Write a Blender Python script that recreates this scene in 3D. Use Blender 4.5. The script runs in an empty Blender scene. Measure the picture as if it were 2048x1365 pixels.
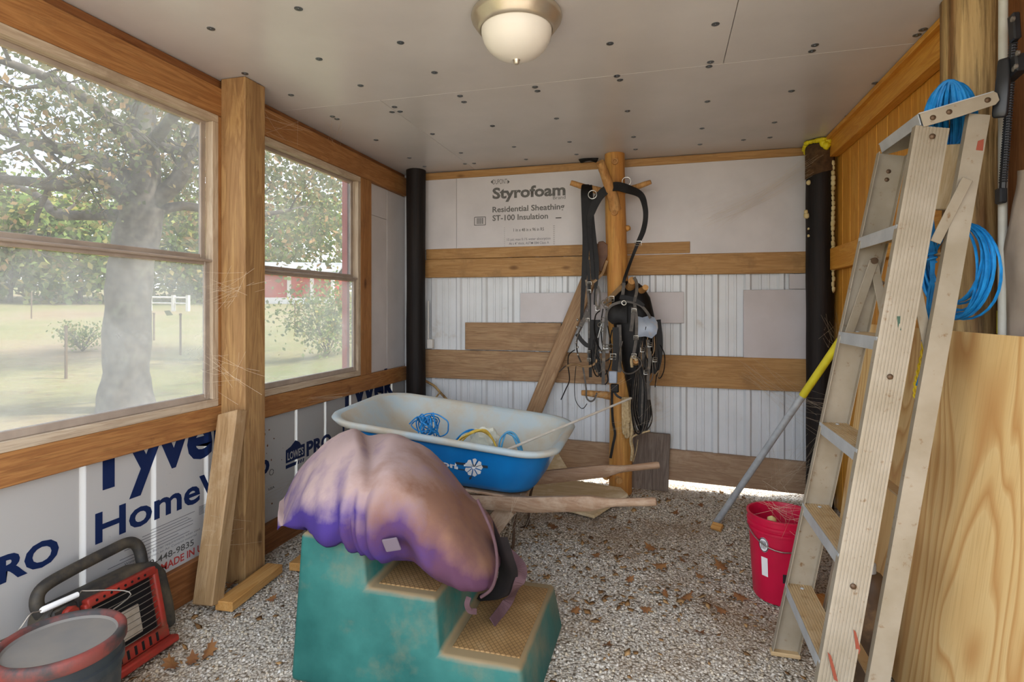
import bpy, bmesh, math, random
import numpy as np
from mathutils import Vector, Matrix, noise as mnoise
random.seed(7); np.random.seed(7)
SC = bpy.context.scene
COL = SC.collection
R_ = math.radians

# ------------------------------------------------------------------ camera
FPX, PCX, HY, CAMH = 1120.0, 1024.0, 615.5, 1.33
YAW = math.atan(304 / FPX)
cam_d = bpy.data.cameras.new('camera'); cam = bpy.data.objects.new('camera', cam_d); COL.objects.link(cam)
cam.location = (0, 0, CAMH); cam.rotation_euler = (R_(90), 0, YAW)
cam_d.sensor_width = 36; cam_d.lens = FPX / 2048 * 36; cam_d.shift_y = -(682.5 - HY) / 2048
cam_d.clip_start = 0.02; cam_d.clip_end = 400
SC.camera = cam

# ------------------------------------------------------------------ world, sun, exposure
wd = bpy.data.worlds.new('sky'); SC.world = wd; wd.use_nodes = True
nt = wd.node_tree; nt.nodes.clear()
def wn(t): return nt.nodes.new(t)
o_ = wn('ShaderNodeOutputWorld'); bg = wn('ShaderNodeBackground'); tc = wn('ShaderNodeTexCoord')
sep = wn('ShaderNodeSeparateXYZ'); nt.links.new(tc.outputs['Generated'], sep.inputs[0])
rmp = wn('ShaderNodeValToRGB'); nt.links.new(sep.outputs['Z'], rmp.inputs[0])
rmp.color_ramp.elements[0].position = 0.0; rmp.color_ramp.elements[0].color = (0.92, 0.95, 1.0, 1)
rmp.color_ramp.elements[1].position = 0.55; rmp.color_ramp.elements[1].color = (0.40, 0.63, 1.0, 1)
nz = wn('ShaderNodeTexNoise'); nz.inputs['Scale'].default_value = 3.2; nz.inputs['Detail'].default_value = 6
mp = wn('ShaderNodeMapping'); mp.inputs['Scale'].default_value = (1, 1, 2.6)
nt.links.new(tc.outputs['Generated'], mp.inputs[0]); nt.links.new(mp.outputs[0], nz.inputs['Vector'])
cr = wn('ShaderNodeValToRGB'); cr.color_ramp.elements[0].position = .40; cr.color_ramp.elements[1].position = .60
nt.links.new(nz.outputs['Fac'], cr.inputs[0])
mx = wn('ShaderNodeMix'); mx.data_type = 'RGBA'
nt.links.new(cr.outputs[0], mx.inputs['Factor']); nt.links.new(rmp.outputs[0], mx.inputs[6]); mx.inputs[7].default_value = (1.0, 0.99, 0.97, 1)
nt.links.new(mx.outputs[2], bg.inputs['Color']); bg.inputs['Strength'].default_value = 1.0
nt.links.new(bg.outputs[0], o_.inputs['Surface'])
sun_d = bpy.data.lights.new('sun', 'SUN'); sun = bpy.data.objects.new('sun', sun_d); COL.objects.link(sun)
sun_d.energy = 3.4; sun_d.angle = R_(3); sun_d.color = (1.0, 0.95, 0.88)
sun.rotation_euler = Vector((-0.60, -0.25, -1.1)).to_track_quat('-Z', 'Y').to_euler(); sun.location = (6, 12, 14)
vs = SC.view_settings
vs.view_transform = 'Standard'; vs.look = 'None'; vs.gamma = 1.0; vs.use_curve_mapping = False; vs.exposure = 2.1

# ------------------------------------------------------------------ helpers
FW = Vector((-math.sin(YAW), math.cos(YAW), 0)); RT = Vector((math.cos(YAW), math.sin(YAW), 0))
def U(px, py, X=None, Y=None, Z=None, k=None):
    """point of the place seen at photo pixel (px,py) on a given plane of the room"""
    d = FW + RT * ((px - PCX) / FPX) + Vector((0, 0, -(py - HY) / FPX))
    if X is not None: k = X / d.x
    elif Y is not None: k = Y / d.y
    elif Z is not None: k = (Z - CAMH) / d.z
    return Vector((0, 0, CAMH)) + d * k
def V(*a): return Vector(a)
ORG = {}
def tag(o, label=None, cat=None, group=None, kind=None):
    if label: o['label'] = label
    if cat: o['category'] = cat
    if group: o['group'] = group
    if kind: o['kind'] = kind
    return o
def thing(name, label, cat, loc=(0, 0, 0), group=None, kind=None):
    o = bpy.data.objects.new(name, None); COL.objects.link(o); o.location = loc; o.empty_display_size = .1
    ORG[o.name] = Vector(loc); return tag(o, label, cat, group, kind)
def link(name, me, mat, parent=None, org=None, smooth=None):
    o = bpy.data.objects.new(name, me); COL.objects.link(o)
    if mat: me.materials.append(mat)
    if smooth is not None and len(me.polygons):
        me.shade_smooth(); me.set_sharp_from_angle(angle=R_(smooth))
    if parent is not None:
        o.parent = parent; ORG[o.name] = ORG[parent.name]
    else:
        ORG[o.name] = Vector(org) if org is not None else Vector((0, 0, 0)); o.location = ORG[o.name]
    return o
def catmull(P, n=8, closed=False):
    P = [Vector(p) for p in P]; out = []
    m = len(P)
    if m < 3: return P
    rng = range(m if closed else m - 1)
    for i in rng:
        if closed: a, b, c, d = P[i - 1], P[i], P[(i + 1) % m], P[(i + 2) % m]
        else: a, b, c, d = P[max(i - 1, 0)], P[i], P[i + 1], P[min(i + 2, m - 1)]
        for j in range(n):
            t = j / n
            out.append(.5 * ((2 * b) + (c - a) * t + (2 * a - 5 * b + 4 * c - d) * t * t + (3 * b - a - 3 * c + d) * t ** 3))
    if not closed: out.append(P[-1])
    return out
class MB:
    def __init__(s): s.v = []; s.f = []
    def add(s, vs_, fs):
        n = len(s.v); s.v += [Vector(p) for p in vs_]; s.f += [tuple(i + n for i in q) for q in fs]; return s
    def box(s, c, d, M=None):
        c = Vector(c); h = Vector(d) * .5; P = []
        for x in (-1, 1):
            for y in (-1, 1):
                for z in (-1, 1):
                    p = Vector((x * h.x, y * h.y, z * h.z))
                    P.append(c + (M @ p if M else p))
        return s.add(P, [(0, 1, 3, 2), (4, 6, 7, 5), (0, 4, 5, 1), (2, 3, 7, 6), (0, 2, 6, 4), (1, 5, 7, 3)])
    def tube(s, P, r, n=8, closed=False, caps=True):
        P = [Vector(p) for p in P]; m = len(P)
        if m < 2: return s
        T = []
        for i in range(m):
            a = P[i - 1] if (i > 0 or closed) else P[i]; b = P[(i + 1) % m] if (i < m - 1 or closed) else P[i]
            t = b - a; T.append(t.normalized() if t.length > 1e-9 else Vector((0, 0, 1)))
        u = T[0].orthogonal().normalized(); vv = []
        for i in range(m):
            u = (u - T[i] * u.dot(T[i]))
            u = u.normalized() if u.length > 1e-6 else T[i].orthogonal().normalized()
            w = T[i].cross(u); rr = r[i] if hasattr(r, '__len__') else r
            for j in range(n):
                a = 2 * math.pi * j / n; vv.append(P[i] + (u * math.cos(a) + w * math.sin(a)) * rr)
        ff = []
        for i in range(m if closed else m - 1):
            for j in range(n):
                i2 = (i + 1) % m
                ff.append((i * n + j, i * n + (j + 1) % n, i2 * n + (j + 1) % n, i2 * n + j))
        if caps and not closed:
            ff.append(tuple(range(n - 1, -1, -1))); ff.append(tuple((m - 1) * n + j for j in range(n)))
        return s.add(vv, ff)
    def lathe(s, prof, c=(0, 0, 0), n=32, M=None, caps=True):
        c = Vector(c); vv = []; ff = []
        for (r, z) in prof:
            for j in range(n):
                a = 2 * math.pi * j / n; p = Vector((r * math.cos(a), r * math.sin(a), z)); vv.append(c + (M @ p if M else p))
        for i in range(len(prof) - 1):
            for j in range(n): ff.append((i * n + j, i * n + (j + 1) % n, (i + 1) * n + (j + 1) % n, (i + 1) * n + j))
        if caps and prof[0][0] > 1e-6: ff.append(tuple(range(n - 1, -1, -1)))
        if caps and prof[-1][0] > 1e-6: ff.append(tuple((len(prof) - 1) * n + j for j in range(n)))
        return s.add(vv, ff)
    def ribbon(s, P, w, th=.004, N=(0, -1, 0), twist=None):
        P = [Vector(p) for p in P]; m = len(P); vv = []
        for i in range(m):
            t = (P[min(i + 1, m - 1)] - P[max(i - 1, 0)]).normalized()
            nn = Vector(N[i] if hasattr(N[0], '__len__') else N)
            if twist: nn = Matrix.Rotation(twist[i], 3, t) @ nn
            sd = t.cross(nn)
            sd = sd.normalized() if sd.length > 1e-4 else t.orthogonal().normalized()
            nn = sd.cross(t).normalized(); ww = (w[i] if hasattr(w, '__len__') else w) * .5
            for (a, b) in ((-1, -1), (1, -1), (1, 1), (-1, 1)): vv.append(P[i] + sd * a * ww + nn * b * th * .5)
        ff = []
        for i in range(m - 1):
            for j in range(4): ff.append((i * 4 + j, i * 4 + (j + 1) % 4, i * 4 + 4 + (j + 1) % 4, i * 4 + 4 + j))
        ff += [(3, 2, 1, 0), tuple((m - 1) * 4 + j for j in range(4))]
        return s.add(vv, ff)
    def extrude(s, poly, off):
        poly = [Vector(p) for p in poly]; off = Vector(off); n = len(poly)
        ff = [tuple(range(n - 1, -1, -1)), tuple(range(n, 2 * n))] + [(i, (i + 1) % n, n + (i + 1) % n, n + i) for i in range(n)]
        return s.add(poly + [p + off for p in poly], ff)
    def ico(s, c, r, sub=2, sc=(1, 1, 1), jit=0):
        bm = bmesh.new(); bmesh.ops.create_icosphere(bm, subdivisions=sub, radius=1); c = Vector(c)
        vv = []
        for v in bm.verts:
            q = v.co * (1 + jit * mnoise.noise(v.co * 2 + c * 7)); vv.append(c + Vector((q.x * sc[0], q.y * sc[1], q.z * sc[2])) * r)
        s.add(vv, [tuple(x.index for x in f.verts) for f in bm.faces]); bm.free(); return s
    def build(s, name, mat, parent=None, smooth=None, bevel=0, org=None, seg=1):
        o = ORG[parent.name] if parent is not None else (Vector(org) if org is not None else Vector((0, 0, 0)))
        me = bpy.data.meshes.new(name); me.from_pydata([tuple(p - o) for p in s.v], [], s.f)
        bm = bmesh.new(); bm.from_mesh(me)
        bmesh.ops.recalc_face_normals(bm, faces=bm.faces)
        if bevel:
            ed = [e for e in bm.edges if len(e.link_faces) == 2 and e.calc_face_angle(0) > R_(35)]
            bmesh.ops.bevel(bm, geom=ed, offset=bevel, segments=seg, affect='EDGES', profile=.5)
        bm.to_mesh(me); bm.free()
        return link(name, me, mat, parent, org, smooth)
def plank(name, p0, p1, w, t, up, mat, parent=None, bev=.003, skew0=0, skew1=0, sag=0, label=None):
    """sawn board from p0 to p1 (centre line); width w along 'up', thickness t; local X is the grain"""
    p0, p1 = Vector(p0), Vector(p1); ax = (p1 - p0); L = ax.length; ax.normalize()
    up = Vector(up); up = (up - ax * up.dot(ax)).normalized(); nz_ = ax.cross(up)
    bm = bmesh.new(); bmesh.ops.create_cube(bm, size=1)
    for v in bm.verts:
        v.co = Vector((v.co.x * L + (skew1 if v.co.x > 0 else skew0) * (v.co.y * 2), v.co.y * w, v.co.z * t))
    if bev: bmesh.ops.bevel(bm, geom=bm.edges[:], offset=bev, segments=1, affect='EDGES')
    me = bpy.data.meshes.new(name); bm.to_mesh(me); bm.free()
    if mat: me.materials.append(mat)
    o = bpy.data.objects.new(name, me); COL.objects.link(o)
    W = Matrix.Translation((p0 + p1) / 2) @ Matrix((ax, up, nz_)).transposed().to_4x4()
    if parent is not None:
        o.parent = parent; W = Matrix.Translation(-ORG[parent.name]) @ W; ORG[o.name] = ORG[parent.name]
    else: ORG[o.name] = (p0 + p1) / 2
    o.matrix_local = W
    return o
_txt = {}
def text(name, body, O, xd, yd, mat, parent, cap, width=None, bold=.0, rot=0):
    """flat printed lettering; O is the left end of the baseline"""
    cu = bpy.data.curves.new('t', 'FONT'); cu.body = body; cu.size = 1; cu.offset = bold; cu.resolution_u = 3
    ob = bpy.data.objects.new('t', cu); COL.objects.link(ob)
    dg = bpy.context.evaluated_depsgraph_get(); me = bpy.data.meshes.new_from_object(ob.evaluated_get(dg))
    bpy.data.objects.remove(ob)
    xs = [v.co.x for v in me.vertices]; x0, x1 = min(xs), max(xs)
    sy = cap / .69; sx = width / (x1 - x0) if width else sy
    xd, yd, O = Vector(xd), Vector(yd), Vector(O)
    for v in me.vertices: v.co = O + xd * ((v.co.x - x0) * sx) + yd * (v.co.y * sy) - ORG[parent.name]
    return link(name, me, mat, parent)

# ------------------------------------------------------------------ materials
def hx(h):
    h = h.lstrip('#'); c = [int(h[i:i + 2], 16) / 255 for i in (0, 2, 4)]
    return tuple(x / 12.92 if x <= .04045 else ((x + .055) / 1.055) ** 2.4 for x in c) + (1,)
class NT:
    def __init__(s, name):
        s.m = bpy.data.materials.new(name); s.m.use_nodes = True; s.t = s.m.node_tree; s.t.nodes.clear()
        s.out = s.n('ShaderNodeOutputMaterial')
    def n(s, t, **kw):
        x = s.t.nodes.new(t)
        for k, v in kw.items(): setattr(x, k, v)
        return x
    def l(s, a, b): s.t.links.new(a, b)
    def coord(s, scale=(1, 1, 1), kind='Object', rnd=True, rot=(0, 0, 0)):
        tc = s.n('ShaderNodeTexCoord'); mp = s.n('ShaderNodeMapping')
        mp.inputs['Scale'].default_value = scale; mp.inputs['Rotation'].default_value = rot
        if rnd:
            oi = s.n('ShaderNodeObjectInfo'); ml = s.n('ShaderNodeMath', operation='MULTIPLY'); ml.inputs[1].default_value = 37.0
            s.l(oi.outputs['Random'], ml.inputs[0]); ad = s.n('ShaderNodeVectorMath', operation='ADD')
            s.l(tc.outputs[kind], ad.inputs[0]); s.l(ml.outputs[0], ad.inputs[1]); s.l(ad.outputs[0], mp.inputs[0])
        else: s.l(tc.outputs[kind], mp.inputs[0])
        return mp.outputs[0]
    def noise(s, vec, scale, detail=4, rough=.55, dist=0):
        x = s.n('ShaderNodeTexNoise'); x.inputs['Scale'].default_value = scale; x.inputs['Detail'].default_value = detail
        x.inputs['Roughness'].default_value = rough; x.inputs['Distortion'].default_value = dist
        if vec is not None: s.l(vec, x.inputs['Vector'])
        return x.outputs['Fac']
    def ramp(s, fac, stops):
        r = s.n('ShaderNodeValToRGB'); e = r.color_ramp.elements
        while len(e) < len(stops): e.new(.5)
        for i, (p, c) in enumerate(stops): e[i].position = p; e[i].color = c if len(c) == 4 else tuple(c) + (1,)
        s.l(fac, r.inputs[0]); return r.outputs[0]
    def mix(s, a, b, f, mode='MIX'):
        x = s.n('ShaderNodeMix', data_type='RGBA', blend_type=mode)
        for v, i in ((a, 6), (b, 7)):
            if hasattr(v, 'links'): s.l(v, x.inputs[i])
            else: x.inputs[i].default_value = v
        if hasattr(f, 'links'): s.l(f, x.inputs['Factor'])
        else: x.inputs['Factor'].default_value = f
        return x.outputs[2]
    def math(s, op, a, b=0):
        x = s.n('ShaderNodeMath', operation=op)
        for v, i in ((a, 0), (b, 1)):
            if hasattr(v, 'links'): s.l(v, x.inputs[i])
            else: x.inputs[i].default_value = v
        return x.outputs[0]
    def bump(s, h, strength=.3, dist=.01):
        b = s.n('ShaderNodeBump'); b.inputs['Strength'].default_value = strength; b.inputs['Distance'].default_value = dist
        s.l(h, b.inputs['Height']); return b.outputs[0]
    def bsdf(s, col, rough=.6, metal=0, spec=.35, nrm=None):
        p = s.n('ShaderNodeBsdfPrincipled')
        if hasattr(col, 'links'): s.l(col, p.inputs['Base Color'])
        else: p.inputs['Base Color'].default_value = col
        if hasattr(rough, 'links'): s.l(rough, p.inputs['Roughness'])
        else: p.inputs['Roughness'].default_value = rough
        p.inputs['Metallic'].default_value = metal; p.inputs['Specular IOR Level'].default_value = spec
        if nrm is not None: s.l(nrm, p.inputs['Normal'])
        return p.outputs[0]
    def done(s, sh): s.l(sh, s.out.inputs['Surface']); return s.m
BL, WH = (0, 0, 0, 1), (1, 1, 1, 1)
def plain(name, c1, c2=None, sc=8, rough=.6, metal=0, spec=.35, bmp=0, bsc=60, lo=.35, hi=.65, dust=None, dlo=.5, dhi=.7, dsc=5):
    t = NT(name); v = t.coord()
    col = hx(c1)
    if c2: col = t.ramp(t.noise(v, sc, 6), [(lo, hx(c1)), (hi, hx(c2))])
    if dust:
        f = t.ramp(t.noise(v, dsc, 8, .65), [(dlo, BL), (dhi, WH)]); col = t.mix(col, hx(dust), f)
    nr = t.bump(t.noise(v, bsc, 5), bmp, .004) if bmp else None
    return t.done(t.bsdf(col, rough, metal, spec, nr))
def wood(name, c1, c2, cd, rough=.6, sc=1.0, knots=True, fibre=.5, stain=None, st=(.55, .7), spec=.3):
    t = NT(name); v = t.coord((1.1 * sc, 11 * sc, 11 * sc)); v2 = t.coord((6 * sc, 150 * sc, 150 * sc)); v0 = t.coord((1, 1, 1))
    g = t.noise(v, 1.3, 5, .6, 1.6)
    col = t.ramp(g, [(.3, hx(c1)), (.48, hx(c2)), (.56, hx(c1)), (.72, hx(c2))])
    fb = t.noise(v2, 1.0, 3, .6)
    col = t.mix(col, hx(cd), t.math('MULTIPLY', t.ramp(fb, [(.45, BL), (.8, WH)]), fibre))
    if knots:
        vo = t.n('ShaderNodeTexVoronoi'); vk = t.coord((1.0, 2.2, 2.2)); t.l(vk, vo.inputs['Vector']); vo.inputs['Scale'].default_value = 2.6
        col = t.mix(col, hx(cd), t.ramp(vo.outputs['Distance'], [(.0, WH), (.07, (.7, .7, .7, 1)), (.13, BL)]))
    if stain: col = t.mix(col, hx(stain), t.ramp(t.noise(v0, 3.5, 7, .65), [(st[0], BL), (st[1], WH)]))
    return t.done(t.bsdf(col, rough, 0, spec, t.bump(fb, .25, .003)))
W_BEAM = wood('beam_wood', '#ab7a48', '#976639', '#54321a', stain='#845a34')
W_SILL = wood('sill_wood', '#a87745', '#936238', '#442812', stain='#5a3418', st=(.6, .72))
W_POST = wood('treated_post_wood', '#ab8758', '#906c45', '#5a3d22', sc=.8)
W_BACK = wood('weathered_pine', '#b58c58', '#a67c4a', '#6a4826', stain='#8d6a42')
W_ROUGH = wood('rough_sawn_oak', '#a98a66', '#957352', '#62462c', fibre=.7, stain='#7e6146')
W_DUST = wood('dusty_oak', '#a98e72', '#977a60', '#6b5240', stain='#b39a80')
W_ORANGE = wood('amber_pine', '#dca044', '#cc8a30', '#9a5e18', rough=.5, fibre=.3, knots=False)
W_SCRAP = wood('scrap_board_wood', '#a98a64', '#957650', '#664a2c', stain='#b79c78')
W_BLOCK = wood('fresh_pine', '#c99a5c', '#b98648', '#8a5a28')
W_GREY = wood('grey_weathered_wood', '#7f7166', '#6a5b50', '#41362e', fibre=.8, knots=False)
W_HAND = wood('handle_wood', '#a88c72', '#96765c', '#6a4c38', fibre=.5, knots=False, stain='#bca58c', st=(.5, .68))
W_DARK = wood('dark_plate_wood', '#8a5a34', '#774824', '#3c2010', knots=False)  # darker brown wood for the top plate, skirts and nearer right planks
W_PALE = wood('pale_scrap_wood', '#cdb791', '#bfa57c', '#927850', knots=False, stain='#e0d0b0')
def m_pole(name, c1, c2, cd, zs=1.2, bs=.5):
    t = NT(name); v = t.coord((9, 9, zs)); v2 = t.coord((60, 60, 3)); vb = t.coord()
    col = t.ramp(t.noise(v, 1.4, 6, .6, .6), [(.38, hx(c1)), (.57, hx(c2))])
    col = t.mix(col, hx(cd), t.math('MULTIPLY', t.ramp(t.noise(v2, 1, 5, .7), [(.47, BL), (.7, WH)]), .75))
    return t.done(t.bsdf(col, .65, 0, .3, t.bump(t.noise(v2, 1, 5), bs, .006)))
LOG_PEELED = m_pole('peeled_log', '#c9974f', '#b98040', '#87572a')
LOG_DUSTY = m_pole('peeled_branch', '#c59a62', '#b07e48', '#7d562c')
LOG_GREY = m_pole('weathered_log', '#c4a672', '#7c5a34', '#35230f', .45, 1.0)
CREO = m_pole('creosoted_pole', '#120d0b', '#1f1713', '#070505', 1, .4)
def m_ply():
    t = NT('plywood'); v = t.coord((.42, 1.6, 1)); 
    n1 = t.noise(v, 1.5, 2, .4, .8)
    rings = t.math('FRACT', t.math('MULTIPLY', n1, 13.0))
    col = t.ramp(rings, [(.0, hx('#e4c388')), (.5, hx('#e0bb7e')), (.82, hx('#c9985c')), (1., hx('#e2be82'))])
    fb = t.noise(t.coord((3, 90, 1)), 1.6, 4)
    col = t.mix(col, hx('#b98a4c'), t.math('MULTIPLY', t.ramp(fb, [(.5, BL), (.8, WH)]), .5))
    return t.done(t.bsdf(col, .6, 0, .3, t.bump(fb, .15, .002)))
PLY = m_ply()
FOAM = plain('foam_board', '#cfcac8', '#c4bfbd', 3, .45, bmp=.05, dust='#b79f80', dlo=.66, dhi=.9, dsc=3)
FOAM2 = plain('foam_offcut', '#c9c3c3', '#bfb8b6', 3, .5, dust='#b79f80', dlo=.68, dhi=.9, dsc=3)
CEIL = plain('ceiling_foam_facing', '#cdcac9', '#c4c1c0', 2, .27, spec=.5, bmp=.03, bsc=90)
ROOF = plain('roof_underlay', '#777068', rough=.9)
SCREW = plain('screw_zinc', '#70757a', rough=.4, metal=.8)
SCREWD = plain('screw_recess', '#22252a', rough=.6)
def m_wrap(name, c, tr=.45, dirt='#5a4a38'):
    t = NT(name); v = t.coord(rnd=False)
    col = t.mix(hx(c), hx(dirt), t.ramp(t.noise(v, 26, 8, .75), [(.66, BL), (.74, (.8, .8, .8, 1))]))
    d = t.bsdf(col, .55, 0, .3, t.bump(t.noise(v, 9, 3), .15, .01)); tl = t.n('ShaderNodeBsdfTranslucent'); t.l(col, tl.inputs[0])
    ms = t.n('ShaderNodeMixShader'); ms.inputs[0].default_value = tr; t.l(d, ms.inputs[1]); t.l(tl.outputs[0], ms.inputs[2])
    return t.done(ms.outputs[0])
WRAP = m_wrap('house_wrap', '#e2e0dc', .5); INK = m_wrap('navy_ink', '#1c2f5e', .45, '#1a2440'); INKR = m_wrap('red_ink', '#b8443c', .2)
INKG = m_wrap('grey_print', '#77757a', .2); INKD = plain('black_print', '#55534f', rough=.7); INKS = plain('dark_print', '#5d5b57', '#6e6c68', 60, .7)
STEEL = plain('painted_steel_sheet', '#d9dcde', '#cfd2d3', 4, .38, spec=.5, dust='#a58c6c', dlo=.62, dhi=.85, dsc=4)
ALU = plain('window_aluminium', '#a8998a', '#95877a', 10, .45, spec=.4)
WINWOOD = wood('window_stop_paint', '#c3b29a', '#b09c84', '#7a6450', knots=False, stain='#94806a')
def m_glass(name, dust, hi, tint=(.72, .73, .74, 1)):
    t = NT(name); v = t.coord(rnd=False)
    f = t.ramp(t.noise(v, 2.2, 6, .62, .6), [(.25, (dust,) * 3 + (1,)), (.75, (hi,) * 3 + (1,))])
    tr = t.n('ShaderNodeBsdfTransparent'); tr.inputs[0].default_value = tint
    du = t.n('ShaderNodeBsdfTranslucent'); du.inputs[0].default_value = (.78, .76, .72, 1)
    gl = t.n('ShaderNodeBsdfGlossy'); gl.inputs['Roughness'].default_value = .08
    m1 = t.n('ShaderNodeMixShader'); t.l(f, m1.inputs[0]); t.l(tr.outputs[0], m1.inputs[1]); t.l(du.outputs[0], m1.inputs[2])
    m2 = t.n('ShaderNodeMixShader'); m2.inputs[0].default_value = .03; t.l(m1.outputs[0], m2.inputs[1]); t.l(gl.outputs[0], m2.inputs[2])
    return t.done(m2.outputs[0])
GLASS = m_glass('dusty_glass', .03, .17); GLASS2 = m_glass('dustier_glass', .07, .28)
def m_gravel():
    t = NT('gravel_ground'); v = t.coord(rnd=False)
    vo = t.n('ShaderNodeTexVoronoi'); t.l(v, vo.inputs['Vector']); vo.inputs['Scale'].default_value = 85
    vs2 = t.n('ShaderNodeTexVoronoi'); t.l(v, vs2.inputs['Vector']); vs2.inputs['Scale'].default_value = 85
    bw = t.n('ShaderNodeRGBToBW'); t.l(vs2.outputs['Color'], bw.inputs[0])
    col = t.ramp(bw.outputs[0], [(.1, hx('#a59b8c')), (.4, hx('#c4b9a8')), (.7, hx('#d5ccbc')), (.95, hx('#b8a78d'))])
    col = t.mix(col, hx('#6b5e4e'), t.ramp(vo.outputs['Distance'], [(.45, BL), (.8, WH)]))
    d = t.ramp(t.noise(v, 1.1, 6, .6), [(.46, BL), (.62, WH)])
    col = t.mix(col, hx('#8a6c4c'), t.math('MULTIPLY', d, .65))
    h = t.math('SUBTRACT', 1.0, vo.outputs['Distance'])
    return t.done(t.bsdf(col, .9, 0, .15, t.bump(h, .8, .008)))
GRAVEL = m_gravel()
def m_island(name, stops, rough=.85, spec=.2, transl=0, dirt=None):
    t = NT(name); g = t.n('ShaderNodeNewGeometry'); col = t.ramp(g.outputs['Random Per Island'], stops)
    if dirt: col = t.mix(col, hx(dirt), t.math('MULTIPLY', t.ramp(t.noise(t.coord(rnd=False), 1.1, 6, .6), [(.46, BL), (.62, WH)]), .6))
    sh = t.bsdf(col, rough, 0, spec)
    if transl:
        tl = t.n('ShaderNodeBsdfTranslucent'); t.l(col, tl.inputs[0]); ms = t.n('ShaderNodeMixShader'); ms.inputs[0].default_value = transl
        t.l(sh, ms.inputs[1]); t.l(tl.outputs[0], ms.inputs[2]); sh = ms.outputs[0]
    return t.done(sh)
PEBBLE = m_island('pebbles', [(0, hx('#a39a8d')), (.3, hx('#c2b8a9')), (.6, hx('#d4cbbd')), (.8, hx('#c7b598')), (1, hx('#e0d9ce'))], dirt='#8a6c4c')  # brown patches are dirt and, in part, shade painted into the stones
LITTER = m_island('leaf_litter', [(0, hx('#6d4c2c')), (.4, hx('#8e6a42')), (.7, hx('#a98558')), (1, hx('#5a3d25'))])
DEADLEAF = plain('dry_oak_leaf', '#8f6338', '#74492a', 14, .75)
OAKLEAF = m_island('oak_leaves', [(0, hx('#5b6340')), (.4, hx('#707752')), (.65, hx('#7f7f58')), (.85, hx('#94805a')), (.95, hx('#b08c62')), (1, hx('#626746'))], .7, .2, .4)
FARLEAF = m_island('far_leaves', [(0, hx('#5c6f3c')), (.4, hx('#7b8f4e')), (.7, hx('#94a05c')), (.9, hx('#b3a060')), (1, hx('#66743f'))], .8, .1, .35)
BARK = plain('oak_bark', '#6d6459', '#4c453d', 9, .9, bmp=1.0, bsc=16, dust='#7c7d68', dlo=.55, dhi=.75, dsc=3)
def m_grass():
    t = NT('pasture_grass'); v = t.coord(rnd=False)
    col = t.ramp(t.noise(v, .16, 6, .6), [(.35, hx('#666a40')), (.5, hx('#7a7550')), (.62, hx('#84745a')), (.75, hx('#75634c'))])
    col = t.mix(col, hx('#705c46'), t.ramp(t.noise(v, 6, 8, .75), [(.52, BL), (.66, (.85, .85, .85, 1))]))
    col = t.mix(col, hx('#a59a84'), t.ramp(t.noise(v, 9, 8, .75), [(.56, BL), (.7, (.7, .7, .7, 1))]))
    return t.done(t.bsdf(col, .95, 0, .1, t.bump(t.noise(v, 7, 6), .6, .05)))
GRASS = m_grass()
BARN = plain('barn_red', '#b34538', '#a33c32', 1.5, .7); BARNW = plain('barn_white', '#e4e0da', rough=.7); BARNR = plain('barn_roof_metal', '#9a9a98', rough=.5)
RAILW = plain('white_fence_paint', '#d5d1c6', '#c4bfb2', 5, .7); TPOST = plain('rusty_fence_post', '#6c5a48', rough=.8)
REDTRIM = plain('red_casing', '#a13a34', rough=.6)
LEATHER = plain('black_leather', '#0d0b0a', '#181513', 20, .5, spec=.22, bmp=.15, bsc=120, dust='#5a4d3e', dlo=.66, dhi=.9, dsc=14)
LEATHERG = plain('highlit_dusty_leather', '#37322d', '#544c43', 18, .5, spec=.35, dust='#86755e', dlo=.55, dhi=.75, dsc=16)  # greyed base paints edge highlights into the leather; dust lies over it
LEATHERB = plain('tan_leather_edge', '#9b7d58', '#7f6344', 18, .6)
CHROME = plain('tarnished_steel', '#b9b6ae', '#8f8a80', 30, .32, metal=.85)
BLINK = plain('patent_blinker', '#8d96a3', '#767f8c', 9, .3, spec=.6, dust='#b49a78', dlo=.55, dhi=.75, dsc=9)
ROPE = plain('hemp_rope', '#c2ab84', '#a48b62', 60, .85, bmp=.6, bsc=220)
TW_B = plain('blue_twine', '#1f8fd6', '#1272b4', 30, .5, bmp=.2, bsc=300); TW_L = plain('pale_blue_twine', '#5aa6cc', '#4a8fb8', 30, .55)
TW_Y = plain('yellow_cord', '#d2b24c', '#b8953a', 30, .6)
def m_dusty(name, base, base2, dust, up0, up1, amt, rough=.6, bmp=0, bsc=200, nsc=5, spec=.3):
    """colour with a settled layer of dust on upward surfaces, broken by noise"""
    t = NT(name); v = t.coord(); g = t.n('ShaderNodeNewGeometry'); sx = t.n('ShaderNodeSeparateXYZ'); t.l(g.outputs['True Normal'] if 0 else g.outputs['Normal'], sx.inputs[0])
    n1 = t.noise(v, nsc, 7, .6)
    col = t.ramp(n1, [(.35, hx(base)), (.65, hx(base2))])
    s_ = t.math('ADD', sx.outputs['Z'], t.math('MULTIPLY', t.math('SUBTRACT', t.noise(v, nsc * 1.6, 6, .65), .5), 1.1))
    f = t.math('MULTIPLY', t.ramp(s_, [(max(up0, 0), BL), (up1, WH)]), amt)
    col = t.mix(col, hx(dust), f)
    return t.done(t.bsdf(col, rough, 0, spec, t.bump(t.noise(v, bsc, 4), bmp, .002) if bmp else None))
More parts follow.
